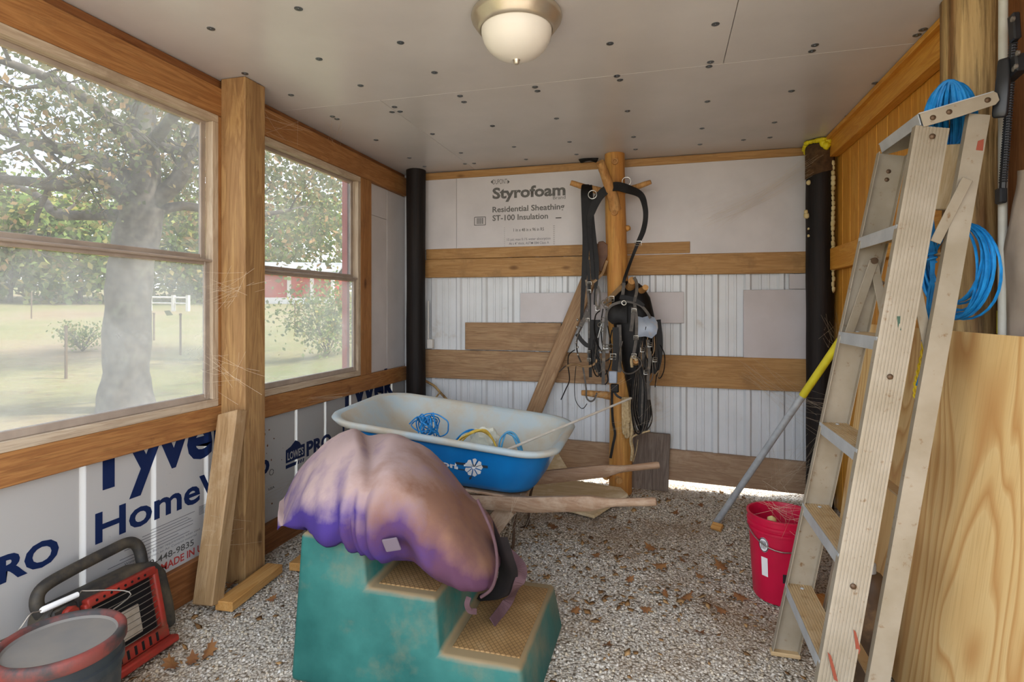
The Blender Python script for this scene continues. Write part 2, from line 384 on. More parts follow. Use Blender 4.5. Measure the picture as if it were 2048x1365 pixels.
def m_blanket():
    t = NT('purple_canvas'); v = t.coord(rnd=False); g = t.n('ShaderNodeNewGeometry'); sx = t.n('ShaderNodeSeparateXYZ'); t.l(g.outputs['Normal'], sx.inputs[0]); so = t.n('ShaderNodeSeparateXYZ'); t.l(v, so.inputs[0])
    n1 = t.math('SUBTRACT', t.noise(v, 5, 6, .6), .5)
    stain = t.ramp(t.math('ADD', so.outputs['X'], n1), [(.0, BL), (.35, WH)])
    col = t.mix(hx('#443373'), hx('#5a3a42'), t.math('MULTIPLY', stain, .85))
    f = t.ramp(t.math('ADD', sx.outputs['Z'], t.math('MULTIPLY', n1, 1.5)), [(.05, BL), (.75, WH)])
    dust = t.mix(hx('#b79d90'), hx('#8b6852'), stain)
    col = t.mix(col, dust, t.math('MULTIPLY', f, .85))
    wv = t.noise(t.coord((1, 1, 1), rnd=False), 420, 3)
    return t.done(t.bsdf(col, .9, 0, .12, t.bump(wv, .25, .002)))
BLANKET = m_blanket()
LINING = plain('black_lining', '#141011', '#221a1a', 10, .75); HEM = plain('purple_binding', '#4d3539', '#5b4244', 12, .85); TAGC = plain('grey_tag', '#6a5d66', rough=.7)
TEAL = m_dusty('teal_plastic', '#1b534d', '#2f6a62', '#8d7350', .12, .75, .85, .55, .08, 60, 4, .3)
def m_tread():
    t = NT('dusty_tread'); v = t.coord(rnd=False)
    col = t.ramp(t.noise(v, 6, 7, .6), [(.3, hx('#7a5c38')), (.55, hx('#98764a')), (.75, hx('#a98a60'))])
    def w(rot):
        x = t.n('ShaderNodeTexWave', wave_type='BANDS', bands_direction='X'); x.inputs['Scale'].default_value = 22
        t.l(t.coord((1, 1, 1), rnd=False, rot=(0, 0, R_(rot))), x.inputs['Vector']); return t.ramp(x.outputs['Fac'], [(.0, WH), (.13, BL)])
    g = t.math('MAXIMUM', w(38), w(-38)); col = t.mix(col, hx('#4c3820'), t.math('MULTIPLY', g, .7))
    return t.done(t.bsdf(col, .7, 0, .25, t.bump(g, -.4, .003)))
TREAD = m_tread()
TUB = plain('blue_poly_tub', '#0f78bd', '#0a69ac', 5, .4, spec=.45, dust='#8aa0aa', dlo=.7, dhi=.95, dsc=6)
TUBIN = plain('dusty_tub_inside', '#a9b8bd', '#bdbcb0', 4, .6, dust='#b3a48c', dlo=.45, dhi=.75, dsc=4)
DECAL = plain('white_decal', '#e2e2de', '#cfd0d0', 30, .6); DECALK = plain('dark_decal', '#333a44', rough=.6)
BAG = plain('clear_plastic_bag', '#d3d3c4', '#c2c4b4', 20, .25, spec=.6); ROD = plain('white_fibreglass_rod', '#dcd6cb', '#cbc3b4', 10, .5)
TYRE = plain('tyre_rubber', '#22201f', rough=.85); RUST = plain('rusty_steel', '#5d4634', '#3f3028', 14, .7, metal=.4)
LADR = plain('dusty_ladder_alloy', '#a69b89', '#948873', 6, .5, metal=.25, spec=.4, dust='#7d6040', dlo=.61, dhi=.72, dsc=34)
LADS = plain('ladder_step_alloy', '#c6ac84', '#b99b70', 8, .6, metal=.15, dust='#9a7a4e', dlo=.55, dhi=.75, dsc=20); LADE = plain('bare_alloy_edge', '#bdbfbf', '#abaeae', 12, .4, metal=.25)
RIVET = plain('rivet', '#6d5744', '#54412f', 20, .5, metal=.5); PAINTG = plain('green_paint_drip', '#3c5545', rough=.6); PAINTR = plain('red_paint_smear', '#8c4430', rough=.6)
RED = plain('red_bucket_plastic', '#c4123c', '#b00f34', 5, .4, spec=.4, dust='#c0606a', dlo=.68, dhi=.95, dsc=7); REDR = plain('red_bucket_inside', '#b50f30', rough=.5)
STICK = plain('white_sticker', '#dcd8d6', rough=.5); STICKK = plain('dark_sticker', '#2c2326', rough=.5); FOAMY = plain('cured_foam', '#d8c68c', '#c3ad6c', 20, .6, bmp=.4, bsc=40)
YFOAM = plain('yellow_spray_foam', '#e2d21c', '#ccb818', 14, .5, bmp=.3, bsc=40); CFOAM = plain('cream_spray_foam', '#d8c99a', '#c4b07a', 14, .6, bmp=.3)
GALV = plain('galvanised_pipe', '#b4b7b9', '#a2a6a9', 24, .45, metal=.25, dust='#8f8577', dlo=.6, dhi=.8, dsc=12); YTAPE = plain('yellow_tape', '#d9cc2e', '#c7b728', 12, .5)
PVC = plain('white_pole', '#c4c4ba', '#b2aca0', 8, .5); CLAMP = plain('black_clamp_plastic', '#1b1c1e', '#26272a', 10, .4, spec=.5)
SACK = plain('paper_feed_sack', '#b5a594', '#9f8d7b', 5, .75, bmp=.3, bsc=12, dust='#8a6a44', dlo=.66, dhi=.85, dsc=4)
PAILK = plain('black_pail', '#23272a', '#32373a', 6, .45, spec=.4, dust='#5b5248', dlo=.6, dhi=.85, dsc=8)
LIDC = plain('dusty_lid', '#6d6a66', '#7d766c', 5, .7, dust='#4c525a', dlo=.64, dhi=.78, dsc=9); LIDR = plain('worn_red_rim', '#80372e', '#6f3e37', 10, .55, dust='#3a3634', dlo=.42, dhi=.58, dsc=7)
HTR_R = plain('heater_red', '#9c2f22', '#84281e', 8, .5, dust='#5e4530', dlo=.48, dhi=.72, dsc=10); HTR_K = plain('heater_black', '#2b2926', '#38342f', 8, .6, dust='#62553f', dlo=.45, dhi=.8, dsc=8)
HTR_D = plain('heater_cavity', '#0e0d0d', rough=.6); HTR_T = plain('ceramic_tile', '#a89a88', '#978873', 20, .8); HTR_W = plain('guard_wire', '#8d8478', rough=.4, metal=.7); GREENL = plain('green_label', '#4f9a34', rough=.5)
WIREW = plain('white_grip', '#e8e6e2', rough=.4); NICKEL = plain('brushed_nickel', '#c8bfae', '#bcb2a0', 12, .33, metal=.75); DOME = plain('frosted_glass', '#e6e1d6', '#ded8cc', 3, .35, spec=.5)
BOXW = plain('white_box', '#cfccc6', rough=.5); WEB = plain('cobweb', '#cdbda4', rough=.8); RUSTC = plain('brown_canister', '#5e4630', '#3d2e22', 6, .55, dust='#8a6c46', dlo=.55, dhi=.75)

# ------------------------------------------------------------------ setting
XL, YB, XR, ZC = -2.07, 4.26, 1.04, 2.44
XW = -2.10                                   # house-wrap plane
# floor: uneven gravel, with the loose stones on top of it
def gz(x, y): return .012 * mnoise.noise(V(x * 1.3, y * 1.3, 3.1)) + .004 * mnoise.noise(V(x * 9, y * 9, 1.7))
def floor_z(x, y): return gz(x, y) - .004
nx, ny = 90, 150
vv, ff = [], []
for j in range(ny + 1):
    for i in range(nx + 1):
        x = -2.2 + 3.6 * i / nx; y = -1.6 + 6.6 * j / ny; vv.append((x, y, floor_z(x, y)))
for j in range(ny):
    for i in range(nx):
        a = j * (nx + 1) + i; ff.append((a, a + 1, a + nx + 2, a + nx + 1))
me = bpy.data.meshes.new('floor'); me.from_pydata(vv, [], ff)
floor = link('floor', me, GRAVEL, smooth=180); tag(floor, kind='structure')
def scatter(name, n, mat, parent, gen, region, smin, smax, flat):
    """many small irregular stones or chips joined into one mesh"""
    rng = np.random.default_rng(11)
    base = np.array([(1, 0, 0), (-1, 0, 0), (0, 1, 0), (0, -1, 0), (0, 0, 1), (0, 0, -1)], float)
    tri = np.array([(0, 2, 4), (2, 1, 4), (1, 3, 4), (3, 0, 4), (2, 0, 5), (1, 2, 5), (3, 1, 5), (0, 3, 5)])
    P = region(rng, n); n = len(P); S = rng.uniform(smin, smax, (n, 1)) * rng.uniform(.6, 1, (n, 1))
    vb = base[None] * (1 + rng.uniform(-.4, .4, (n, 6, 3))) + rng.uniform(-.25, .25, (n, 6, 3))
    vb[:, :, 1] *= rng.uniform(.55, 1, (n, 1)); vb[:, :, 2] *= flat * rng.uniform(.6, 1.3, (n, 1))
    a = rng.uniform(0, 6.283, n); tl = rng.normal(0, .3, n)
    c, s = np.cos(tl)[:, None], np.sin(tl)[:, None]
    x, z = vb[:, :, 0] * c - vb[:, :, 2] * s, vb[:, :, 0] * s + vb[:, :, 2] * c
    c, s = np.cos(a)[:, None], np.sin(a)[:, None]
    X, Y = x * c - vb[:, :, 1] * s, x * s + vb[:, :, 1] * c
    Wd = np.stack([X, Y, z], 2) * S[:, :, None] + P[:, None, :]
    me = bpy.data.meshes.new(name); F = (tri[None] + 6 * np.arange(n)[:, None, None]).reshape(-1, 3)
    me.vertices.add(n * 6); me.vertices.foreach_set('co', Wd.reshape(-1)); me.loops.add(len(F) * 3); me.loops.foreach_set('vertex_index', F.reshape(-1))
    me.polygons.add(len(F)); me.polygons.foreach_set('loop_start', np.arange(len(F)) * 3); me.update(); me.validate()
    return link(name, me, mat, parent)
def reg_floor(rng, n):
    u = rng.uniform(0, 1, (n, 2)); y = 1.3 + 3.1 * u[:, 1] ** 1.25; x = -2.05 + 3.08 * u[:, 0]
    return np.array([(a, b, floor_z(a, b) + .001) for a, b in zip(x, y)])
tag(scatter('gravel_stones', 52000, PEBBLE, floor, None, reg_floor, .004, .0115, .6), kind='stuff')
def reg_litter(rng, n):
    out = []
    while len(out) < n:
        x, y = rng.uniform(-2.0, 1.0), rng.uniform(1.4, 4.35)
        d = .25 + .9 * max(0, mnoise.noise(V(x * 1.4, y * 1.4, 8.2))) + (.8 if abs(y - 2.85) < .35 and -.7 < x < .5 else 0) + (.5 if y > 3.7 else 0)
        if rng.uniform() < d: out.append((x, y, floor_z(x, y) + .009))
    return np.array(out)
tag(scatter('leaf_litter', 1500, LITTER, floor, None, reg_litter, .008, .024, .12), kind='stuff')

# ceiling: insulation panels with screws, under a roof deck cut short for added daylight
roof = MB().box((-.5, 2.46, 2.50), (3.5, 3.94, .03)).build('ceiling', ROOF); tag(roof, kind='structure')
SEAM = sum(U(px, py, Z=ZC).y for px, py in ((925, 192), (1235, 153), (1420, 128), (1630, 97))) / 4
sx1 = U(792, 224, Z=ZC).x
g = .0022
for (x0, x1, y0, y1) in ((-2.14, .26, .5, SEAM), (.26, 1.12, .5, SEAM), (-2.14, sx1, SEAM, YB + .06), (sx1, 1.12, SEAM, YB + .06)):
    MB().box(((x0 + x1) / 2, (y0 + y1) / 2, ZC + .0125), (x1 - x0 - g, y1 - y0 - g, .025)).build('ceiling_panel', CEIL, roof, bevel=.0015)
SCR = [(112, 15), (287, 91), (422, 57), (430, 148), (490, 147), (597, 17), (638, 118), (582, 190), (721, 171), (801, 85), (869, 145),
       (665, 233), (674, 238), (789, 214), (784, 224), (800, 223), (920, 192), (928, 204), (627, 249), (706, 289), (752, 280), (865, 268), (985, 252), (819, 316), (922, 306), (849, 333), (930, 328), (948, 327),
       (1220, 87), (1431, 48), (1070, 174), (1075, 182), (1234, 152), (1240, 160), (1421, 124), (1418, 133), (1630, 90), (1624, 102), (1846, 59), (1834, 70),
       (985, 252), (1113, 237), (1255, 222), (1415, 203), (1583, 182), (1750, 166), (1028, 294), (1139, 284), (1267, 274), (1404, 257), (1549, 245), (1695, 232), (1052, 319), (1153, 309), (1271, 299), (1400, 289), (1487, 280), (1540, 275)]
sm = MB().lathe([(.0155, 0), (.0155, -.002), (.012, -.0035), (.006, -.002), (.0055, -.004), (.003, -.0045), (.003, -.003), (0, -.003)], n=14)
tmp = sm.build('screw', SCREW, roof, smooth=40); mesh_s = tmp.data; bpy.data.objects.remove(tmp)
for p in SCR:
    q = U(p[0], p[1], Z=ZC)
    if q.x < -2.04 or q.x > 1.03: continue
    s = bpy.data.objects.new('screw', mesh_s); COL.objects.link(s); s.parent = roof; s.location = q

# left wall
wl = thing('wall_left', None, None, (XL, 2.3, 0), kind='structure')
plank('header_board', (XL - .02, .30, 2.324), (XL - .02, 2.32, 2.324), .137, .04, (0, 0, 1), W_BEAM, wl)
plank('header_board', (XL - .02, 2.322, 2.332), (XL - .02, 4.27, 2.332), .15, .04, (0, 0, 1), W_BEAM, wl)
plank('top_plate', (XL - .045, .30, 2.41), (XL - .045, 4.28, 2.41), .055, .05, (0, 0, 1), W_DARK, wl)
plank('sill_board', (XL - .02, .30, .799), (XL - .02, 2.32, .799), .115, .04, (0, 0, 1), W_SILL, wl)
plank('sill_board', (XL - .02, 2.322, .792), (XL - .02, 4.27, .785), .115, .04, (0, 0, 1), W_SILL, wl)
plank('skirt_board', (XL - .015, .30, .085), (XL - .015, 2.3, .085), .17, .035, (0, 0, 1), W_DARK, wl)
plank('skirt_board', (XL - .015, 2.302, .075), (XL - .015, 4.27, .075), .155, .035, (0, 0, 1), W_DARK, wl)
plank('wall_stud', (XL - .025, 3.62, .845), (XL - .025, 3.62, 2.256), .15, .05, (0, 1, 0), W_BEAM, wl)
plank('wall_stud', (XL - .045, .40, 0), (XL - .045, .40, 2.38), .14, .09, (0, 1, 0), W_BEAM, wl)
plank('wall_stud', (XL - .026, 2.316, .858), (XL - .026, 2.316, 2.254), .172, .045, (0, 1, 0), W_BEAM, wl)
zsm = U(765, 437, X=XL - .03).z
for (y0, y1, z0, z1) in ((3.70, 3.985, .845, zsm), (3.70, 3.985, zsm, 2.256), (3.987, 4.30, .845, 2.256)):
    MB().box((XL - .042, (y0 + y1) / 2, (z0 + z1) / 2), (.025, y1 - y0 - .002, z1 - z0 - .002)).build('foam_panel', FOAM, wl, bevel=.002)
# house wrap, one printed sheet for each bay; daylight shows through it where the siding boards part
for (y0, y1) in ((.34, 2.30), (2.302, 4.29)):
    MB().add([(XW, y0, .07), (XW, y1, .07), (XW, y1, .87), (XW, y0, .87)], [(0, 1, 2, 3)]).build('house_wrap', WRAP, wl)
slits = [U(165, 1000, X=XW).y, U(307, 950, X=XW).y, U(412, 900, X=XW).y, U(592, 850, X=XW).y, U(650, 830, X=XW).y, U(700, 790, X=XW).y, U(783, 770, X=XW).y]
slits = [slits[0] - .63, slits[0] - .31] + slits[:3] + [slits[2] + .33] + slits[3:]
edges_ = [.30] + slits + [4.40]
for i in range(len(edges_) - 1):
    a, b = edges_[i] + (.012 if i else 0), edges_[i + 1] - .012
    plank('siding_board', (XW - .012, (a + b) / 2, .02), (XW - .012, (a + b) / 2, .86), b - a, .018, (0, 1, 0), W_GREY, wl, bev=0)
plank('siding_board', (XW - .03, 3.93, .86), (XW - .03, 3.93, 2.5), .75, .02, (0, 1, 0), BARN, wl, bev=0)
MB().box((XW - .03, 2.3, 2.40), (.02, 4.1, .26)).build('fascia_board', BARN, wl)
TX = XW + .0012
yd, zd = V(0, 1, 0), V(0, 0, 1)
for y0 in (1.649, 3.357):
    text('printed_lettering', 'Tyvek', (TX, y0 - .045, .63), yd, zd, INK, wl, .215, .80, .03)
    text('printed_lettering', 'HomeWrap', (TX, y0, .425), yd, zd, INK, wl, .112, None if y0 > 3 else .98, .022)
    text('printed_lettering', 'PRO', (TX, y0 - .397, .426), yd, zd, INK, wl, .082, .264, .04)
    # shop emblem: gabled block with its name knocked out, a bar and three ticks
    e0 = y0 - .59; m = MB()
    pts = [(0, .0), (.175, .0), (.175, .075), (.14, .075), (.125, .095), (.088, .115), (.045, .088), (.0, .075)]
    m.extrude([V(TX, e0 + a, .432 + b) for a, b in pts], (.0006, 0, 0)); m.extrude([V(TX, e0 + a, .40 + b) for a, b in ((0, 0), (.09, 0), (.1, .02), (0, .02))], (.0006, 0, 0))
    for i in range(3): m.extrude([V(TX, e0 + .108 + .022 * i + a, .40 + b) for a, b in ((0, 0), (.011, 0), (.018, .02), (.007, .02))], (.0006, 0, 0))
    m.build('printed_emblem', INK, wl)
    text('printed_lettering', "LOWE'S", (TX + .001, e0 + .014, .447), yd, zd, WRAP, wl, .042, .148, .02)
    m = MB()
    for i, (a, b, z) in enumerate(((.24, .47, .385), (.2, .43, .372), (.15, .45, .36), (.12, .46, .348), (.16, .46, .332), (.1, .38, .318), (.05, .44, .305))):
        m.box((TX, y0 + (a + b) / 2, z), (.0006, b - a, .0022))
    for i in range(7): m.box((TX, y0 + .52, .36 + .006 * i), (.0006, .05, .002))
    m.build('printed_fine_lines', INKG, wl)
    text('printed_lettering', 'Water Resistive Barrier requirements when used', (TX, y0 + .12, .288), yd, zd, INKG, wl, .010, .38)
    text('printed_lettering', 'Self-Sealing Barrier, an Air Control material', (TX, y0 + .12, .270), yd, zd, INKG, wl, .010, .36)
    text('printed_lettering', '1-800-448-9835', (TX, y0 + .15, .232), yd, zd, INKD, wl, .027, .315, .012)
    text('printed_lettering', 'MADE IN USA', (TX, y0 + .29, .186), yd, zd, INKR, wl, .032, .28, .02)
text('printed_lettering', 'USA', (TX, 2.62, .322), yd, zd, INKD, wl, .014, .05, .01)
text('printed_lettering', 'Meets the', (TX, 1.80, .252), yd, zd, INKG, wl, .012, .08)
q = U(543, 945, X=TX); MB().tube([q + V(0, .016 * math.cos(a), .016 * math.sin(a)) for a in np.linspace(0, 6.1, 18)], .0015, 4).build('printed_emblem', INKD, wl)
# mud specks on the second sheet of wrap
m = MB()
for i in range(60):
    y, z = 2.44 + abs(random.gauss(0, .12)), random.uniform(.22, .68); m.ico((TX, y, z), random.uniform(.002, .007), 1, (.3, 1, random.uniform(.6, 1.6)), .4)
tag(m.build('mud_specks', W_DARK, wl), kind='stuff')

# windows
def window(name, y0, y1, z0, z1, zr, yq):
    w = thing(name, None, None, (XL, (y0 + y1) / 2, z0), kind='structure')
    fx = XL - .022; b = .036
    for (a, c, d) in (((y0 + y1) / 2, z1 - b / 2, 0), ((y0 + y1) / 2, z0 + b / 2, 0)):
        plank('window_stop', (fx, y0, c), (fx, y1, c), b, .044, (0, 0, 1), WINWOOD, w, .002)
    for yy in (y0 + b / 2, y1 - b / 2): plank('window_stop', (fx, yy, z0 + b), (fx, yy, z1 - b), b, .044, (0, 1, 0), WINWOOD, w, .002)
    yi0, yi1, zi0, zi1 = y0 + b, y1 - b, z0 + b, z1 - b
    def sash(nm, a, c, xx, gm, rt, rb):
        s = MB(); t = .022
        for yy in (yi0 + t / 2, yi1 - t / 2): s.box((xx, yy, (a + c) / 2), (.022, t, c - a))
        s.box((xx, (yi0 + yi1) / 2, c - rt / 2), (.024, yi1 - yi0, rt)); s.box((xx, (yi0 + yi1) / 2, a + rb / 2), (.024, yi1 - yi0, rb))
        s.box((xx + .010, yi1 - .030, (a + c) / 2), (.010, .006, c - a - .02))
        so = s.build(nm, ALU, w, bevel=.002)
        MB().box((xx - .002, (yi0 + yi1) / 2, (a + c) / 2), (.003, yi1 - yi0 - 2 * t, c - a - rt - rb)).build('glass_pane', gm, so)
    sash('upper_sash', zr, zi1, XL - .052, GLASS, .018, .026); sash('lower_sash', zi0, zr + .002, XL - .028, GLASS2, .026, .03)
    MB().box((XL - .008, (y0 + y1) / 2, zr - .004), (.014, y1 - y0 - .07, .012)).build('meeting_rail', ALU, w, bevel=.003)
    # red outer casing seen edge-on through the glass
    if y0 > 2: MB().box((XL - .09, y1 - .048, (z0 + z1) / 2), (.04, .03, z1 - z0)).build('outer_casing', REDTRIM, w)
    return w
window('window_1', .48, 2.232, .857, 2.254, 1.556, 0)
window('window_2', 2.40, 3.543, .85, 2.254, 1.535, 0)

# back wall
wb = thing('wall_back', None, None, (-.4, YB, 0), kind='structure')
prof = []; x = -2.14; sp = .2195; x00 = -1.618 - 3 * sp
xs = []
k = 0
while x00 + k * sp < 1.2:
    b = x00 + k * sp
    xs += [(b - .028, 0), (b - .014, -.02), (b + .014, -.02), (b + .028, 0)]
    for j in (1, 2): c = b + .028 + j * (sp - .056) / 3; xs += [(c - .011, 0), (c - .006, -.005), (c + .006, -.005), (c + .011, 0)]
    k += 1
m = MB(); n = len(xs)
vv = [(a, YB + .05 + d, .10) for a, d in xs] + [(a, YB + .05 + d, 2.47) for a, d in xs]
m.add(vv, [(i, i + 1, n + i + 1, n + i) for i in range(n - 1)])
m.add([(a, b + .004, c) for a, b, c in vv], [(i, n + i, n + i + 1, i + 1) for i in range(n - 1)])
m.build('steel_sheet', STEEL, wb)
def bboard(nm, px0, px1, z0l, z1l, z0r, z1r, mat, t=.04, dy=0, name='wall_board'):
    a = U(px0, 600, Y=YB).x if px0 is not None else -2.1; b = U(px1, 600, Y=YB).x if px1 is not None else 1.1
    return plank(name, (a, YB + t / 2 + dy, (z0l + z1l) / 2), (b, YB + t / 2 + dy, (z0r + z1r) / 2), (z1l - z0l + z1r - z0r) / 2, t, (0, 0, 1), mat, wb)
bboard('', 852, 1380, 1.727, 1.808, 1.726, 1.811, W_BACK)
bboard('', 850, 1622, 1.577, 1.723, 1.567, 1.719, W_BACK)
bboard('', 930, 1122, .993, 1.207, .99, 1.213, W_ROUGH, .03)
bboard('', 846, 1240, .751, .987, .752, .98, W_ROUGH)
bboard('', 1240, 1640, .752, .985, .748, .97, W_BACK)
bboard('', 1040, 1250, .10, .32, .085, .30, W_DUST)
bboard('', 1250, 1660, .078, .297, .030, .257, W_DUST)
bboard('', 845, 1640, 2.375, 2.436, 2.385, 2.436, W_BACK, .05)
def fpanel(px0, px1, z0, z1, mat=FOAM, dy=.022):
    a, b = U(px0, 500, Y=YB).x, U(px1, 500, Y=YB).x
    return MB().box(((a + b) / 2, YB + dy, (z0 + z1) / 2), (b - a - .002, .024, z1 - z0 - .002)).build('foam_panel', mat, wb, bevel=.002)
fpanel(846, 912, 1.80, 2.385); fpanel(912, 1214, 1.80, 2.385); fpanel(1214, 1660, 1.71, 2.385)
fpanel(1040, 1368, 1.215, 1.445, FOAM2, .017); fpanel(1487, 1619, .972, 1.456, FOAM2, .017); fpanel(1579, 1619, 1.458, 1.565, FOAM2, .019)
YT = YB + .0095; xd = V(1, 0, 0)
def btext(body, px0, px1, py, cap, bold, mat=INKS):
    a, b = U(px0, py, Y=YT), U(px1, py, Y=YT); return text('printed_lettering', body, (a.x, YT, a.z), xd, zd, mat, wb, cap, b.x - a.x, bold)
btext('DUPONT', 986, 1014, 369, .038, .0); btext('Styrofoam', 985, 1131, 397.5, .082, .035); btext('Brand', 1106, 1131, 399, .026, .0)
btext('Residential Sheathing', 985, 1129, 425, .043, .02); btext('ST-100 Insulation', 985, 1096, 442, .043, .018)
btext('1 in x 48 in x 96 in R5', 1027, 1088, 463.5, .024, .012); btext('15 psi; max 0.1% water absorption', 1014, 1101, 482, .019, .006, INKG); btext('At s 4" thick, ASTM E84 Class A', 1018, 1098, 490, .019, .006, INKG)
m = MB(); a, b = U(949, 451, Y=YT), U(971, 434, Y=YT); w_, h_ = b.x - a.x, b.z - a.z
for (cx_, cz_, sx_, sz_) in ((w_ / 2, 0, w_, .005), (w_ / 2, h_, w_, .005), (0, h_ / 2, .005, h_), (w_, h_ / 2, .005, h_)): m.box((a.x + cx_, YT, a.z + cz_), (sx_, .0006, sz_))
for i in range(9): m.box((a.x + w_ * (.2 + .072 * i), YT, a.z + h_ * .52), (.004 if i % 3 else .002, .0006, h_ * .75))
a = U(985, 364, Y=YT)
for s_ in (-1, 1):
    c = U(985 if s_ < 0 else 1015.5, 364, Y=YT); m.extrude([c + V(s_ * .016, 0, 0), c + V(-s_ * .002, 0, .016), c + V(-s_ * .002, 0, -.016)], (0, .0005, 0))
c = U(1117, 436, Y=YT); m.box(c, (.045, .0006, .008))
for i in range(10):
    c = U(1009, 456 + 4 * i, Y=YT); m.box(c, (.008, .0006, .002)); c = U(1108, 452 + 4 * i, Y=YT); m.box(c, (.012, .0006, .003))
m.build('printed_emblem', INKD, wb)

# right wall
wr = thing('wall_right', None, None, (XR + .06, 2.4, 0), kind='structure')
y = .75; i = 0
while y < 4.3:
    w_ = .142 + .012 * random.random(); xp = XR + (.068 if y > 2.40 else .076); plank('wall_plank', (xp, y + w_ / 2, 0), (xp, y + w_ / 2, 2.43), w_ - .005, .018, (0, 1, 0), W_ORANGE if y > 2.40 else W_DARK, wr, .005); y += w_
MB().box((XR + .10, 2.62, 1.25), (.03, 3.74, 2.5)).build('wall_sheathing', ROOF, wr)
plank('wall_beam', (XR + .028, 2.45, 2.372), (XR + .028, 4.06, 2.372), .125, .056, (0, 0, 1), W_ORANGE, wr)
plank('wall_beam', (XR + .012, 2.45, 2.425), (XR + .012, 4.06, 2.425), .024, .08, (0, 0, 1), W_ORANGE, wr)
zb = U(1690, 510, X=XR).z
plank('wall_beam', (XR + .03, 2.47, zb), (XR + .03, 4.06, zb), .14, .055, (0, 0, 1), W_ORANGE, wr)
# exterior ground and back strip
def out_z(x, y):
    d = math.hypot(x + 2, y - 2.5); z = -.06 + max(0, d - 9) * .047 + .05 * mnoise.noise(V(x * .25, y * .25, 0)) * min(1, d / 6)
    if y > 8 and x < -2: z += .55 * math.exp(-((x + 5.2) / 2.6) ** 2 - ((y - 13) / 5) ** 2)
    return min(z, 4.5)
vv, ff = [], []; N = 90
gx = [-2.12 - 95 * (i / N) ** 2.2 for i in range(N + 1)]; gy = [-14 + 100 * (j / N) ** 1.3 for j in range(N + 1)]
for y in gy:
    for x in gx: vv.append((x, y, out_z(x, y)))
for j in range(N):
    for i in range(N): a = j * (N + 1) + i; ff.append((a, a + N + 1, a + N + 2, a + 1))
me = bpy.data.meshes.new('pasture'); me.from_pydata(vv, [], ff); pasture = link('pasture', me, GRASS, smooth=180); tag(pasture, kind='structure')
MB().add([(-2.12, 4.9, -.02), (30, 4.9, -.02), (30, 40, -.02), (-2.12, 40, -.02), (1.3, -14, -.02), (30, -14, -.02), (-2.12, -14, -.02), (1.3, -1.5, -.02), (-2.12, -1.5, -.02), (30, -1.5, -.02), (1.3, 4.9, -.02)],
         [(0, 1, 2, 3), (6, 5, 9, 8), (7, 9, 1, 10)]).build('gravel_yard', GRAVEL); tag(bpy.data.objects['gravel_yard'], kind='structure')

# ------------------------------------------------------------------ posts
def round_post(name, label, c, r, z0, z1, mat, lean=(0, 0), rag=.06, seg=20):
    t = MB(); P = []; Rr = []
    for i in range(25):
        f = i / 24; z = z0 + (z1 - z0) * f; P.append(V(c[0] + lean[0] * f, c[1] + lean[1] * f, z)); Rr.append(r * (1 + rag * mnoise.noise(V(c[0] * 9, f * 7, 2))))
    t.tube(P, Rr, seg)
    for v in t.v: d = v - V(c[0], c[1], v.z); v += d * (rag * .8 * mnoise.noise(V(v.x * 22, v.y * 22, v.z * 1.5)))
    return t
tp = plank('timber_post', (-2.003, 2.32, 0), (-2.003, 2.32, 2.438), .142, .140, (0, 1, 0), W_POST, bev=.004)
tag(tp, 'square treated timber post standing between the two windows', 'post')
o = round_post('corner_post', '', (-1.935, 4.165), .077, -.02, 2.438, CREO).build('corner_post', CREO, smooth=60, org=(-1.935, 4.165, 0)); tag(o, 'round black creosoted post in the corner beside the window wall', 'post')
cp = thing('corner_post', 'round black creosoted post in the corner with yellow foam at its top', 'post', (1.0, 4.13, 0))
round_post('', '', (1.0, 4.13), .083, -.02, 2.438, CREO).build('shaft', CREO, cp, smooth=60)
m = MB(); rr = random.Random(3)
for i in range(26):
    a = math.pi * (.75 + 1.1 * i / 25); m.ico((1.0 + .088 * math.cos(a), 4.13 + .088 * math.sin(a), 2.425 - (.05 * (1 - i / 8) if i < 8 else 0) - .006 * rr.random()), .013 + .008 * rr.random(), 2, (1, 1, .8), .3)
for q in ((1.0, 4.04, 2.40), (1.03, 4.035, 2.415), (1.015, 4.03, 2.38)): m.ico(q, .026, 2, (1, .8, 1.1), .3)
m.build('spray_foam_collar', YFOAM, cp, smooth=60)
for (px, py, r) in ((1617, 365, .014), (1613, 432, .018), (1612, 424, .013), (1617, 458, .007), (1617, 472, .008)):
    MB().ico(U(px, py, Y=4.08), r, 2, (1, 1, 1.2), .3).build('spray_foam_blob', CFOAM, cp, smooth=60)
m = MB()
for i in range(26): m.ico((1.06 + .006 * rr.random(), 4.068 + .008 * rr.random(), 1.45 + i * .033), .012 + .006 * rr.random(), 1, (1, 1, 1.5), .3)
m.build('spray_foam_seam', CFOAM, cp, smooth=60)
# brown web sheet wrapped round the top of that post
m = MB(); P0 = []; 
for i in range(15):
    a = math.pi * (.98 + .80 * i / 14); P0.append((V(1.0 + .0885 * math.cos(a), 4.13 + .0885 * math.sin(a), 0), 2.18 + .05 * (i / 14)))
vv = [p + V(0, 0, z) for p, z in P0] + [p + V(0, 0, 2.40) for p, z in P0]
m.add(vv, [(i, i + 1, 16 + i, 15 + i) for i in range(14)]); m.build('web_sheet', plain('brown_web_sheet', '#5a4128', '#3c2a18', 30, .9), cp, smooth=180)
lp = thing('log_post', 'thick weathered bare log post against the right wall behind the stepladder', 'post', (1.06, 2.36, 0))
round_post('', '', (1.06, 2.36), .088, -.02, 2.438, LOG_GREY, rag=.12, seg=28).build('trunk', LOG_GREY, lp, smooth=60)
MB().ico((.975, 2.33, 1.42), .02, 2, (.5, 1, 1.6), .4).build('knot', LOG_GREY, lp, smooth=60)

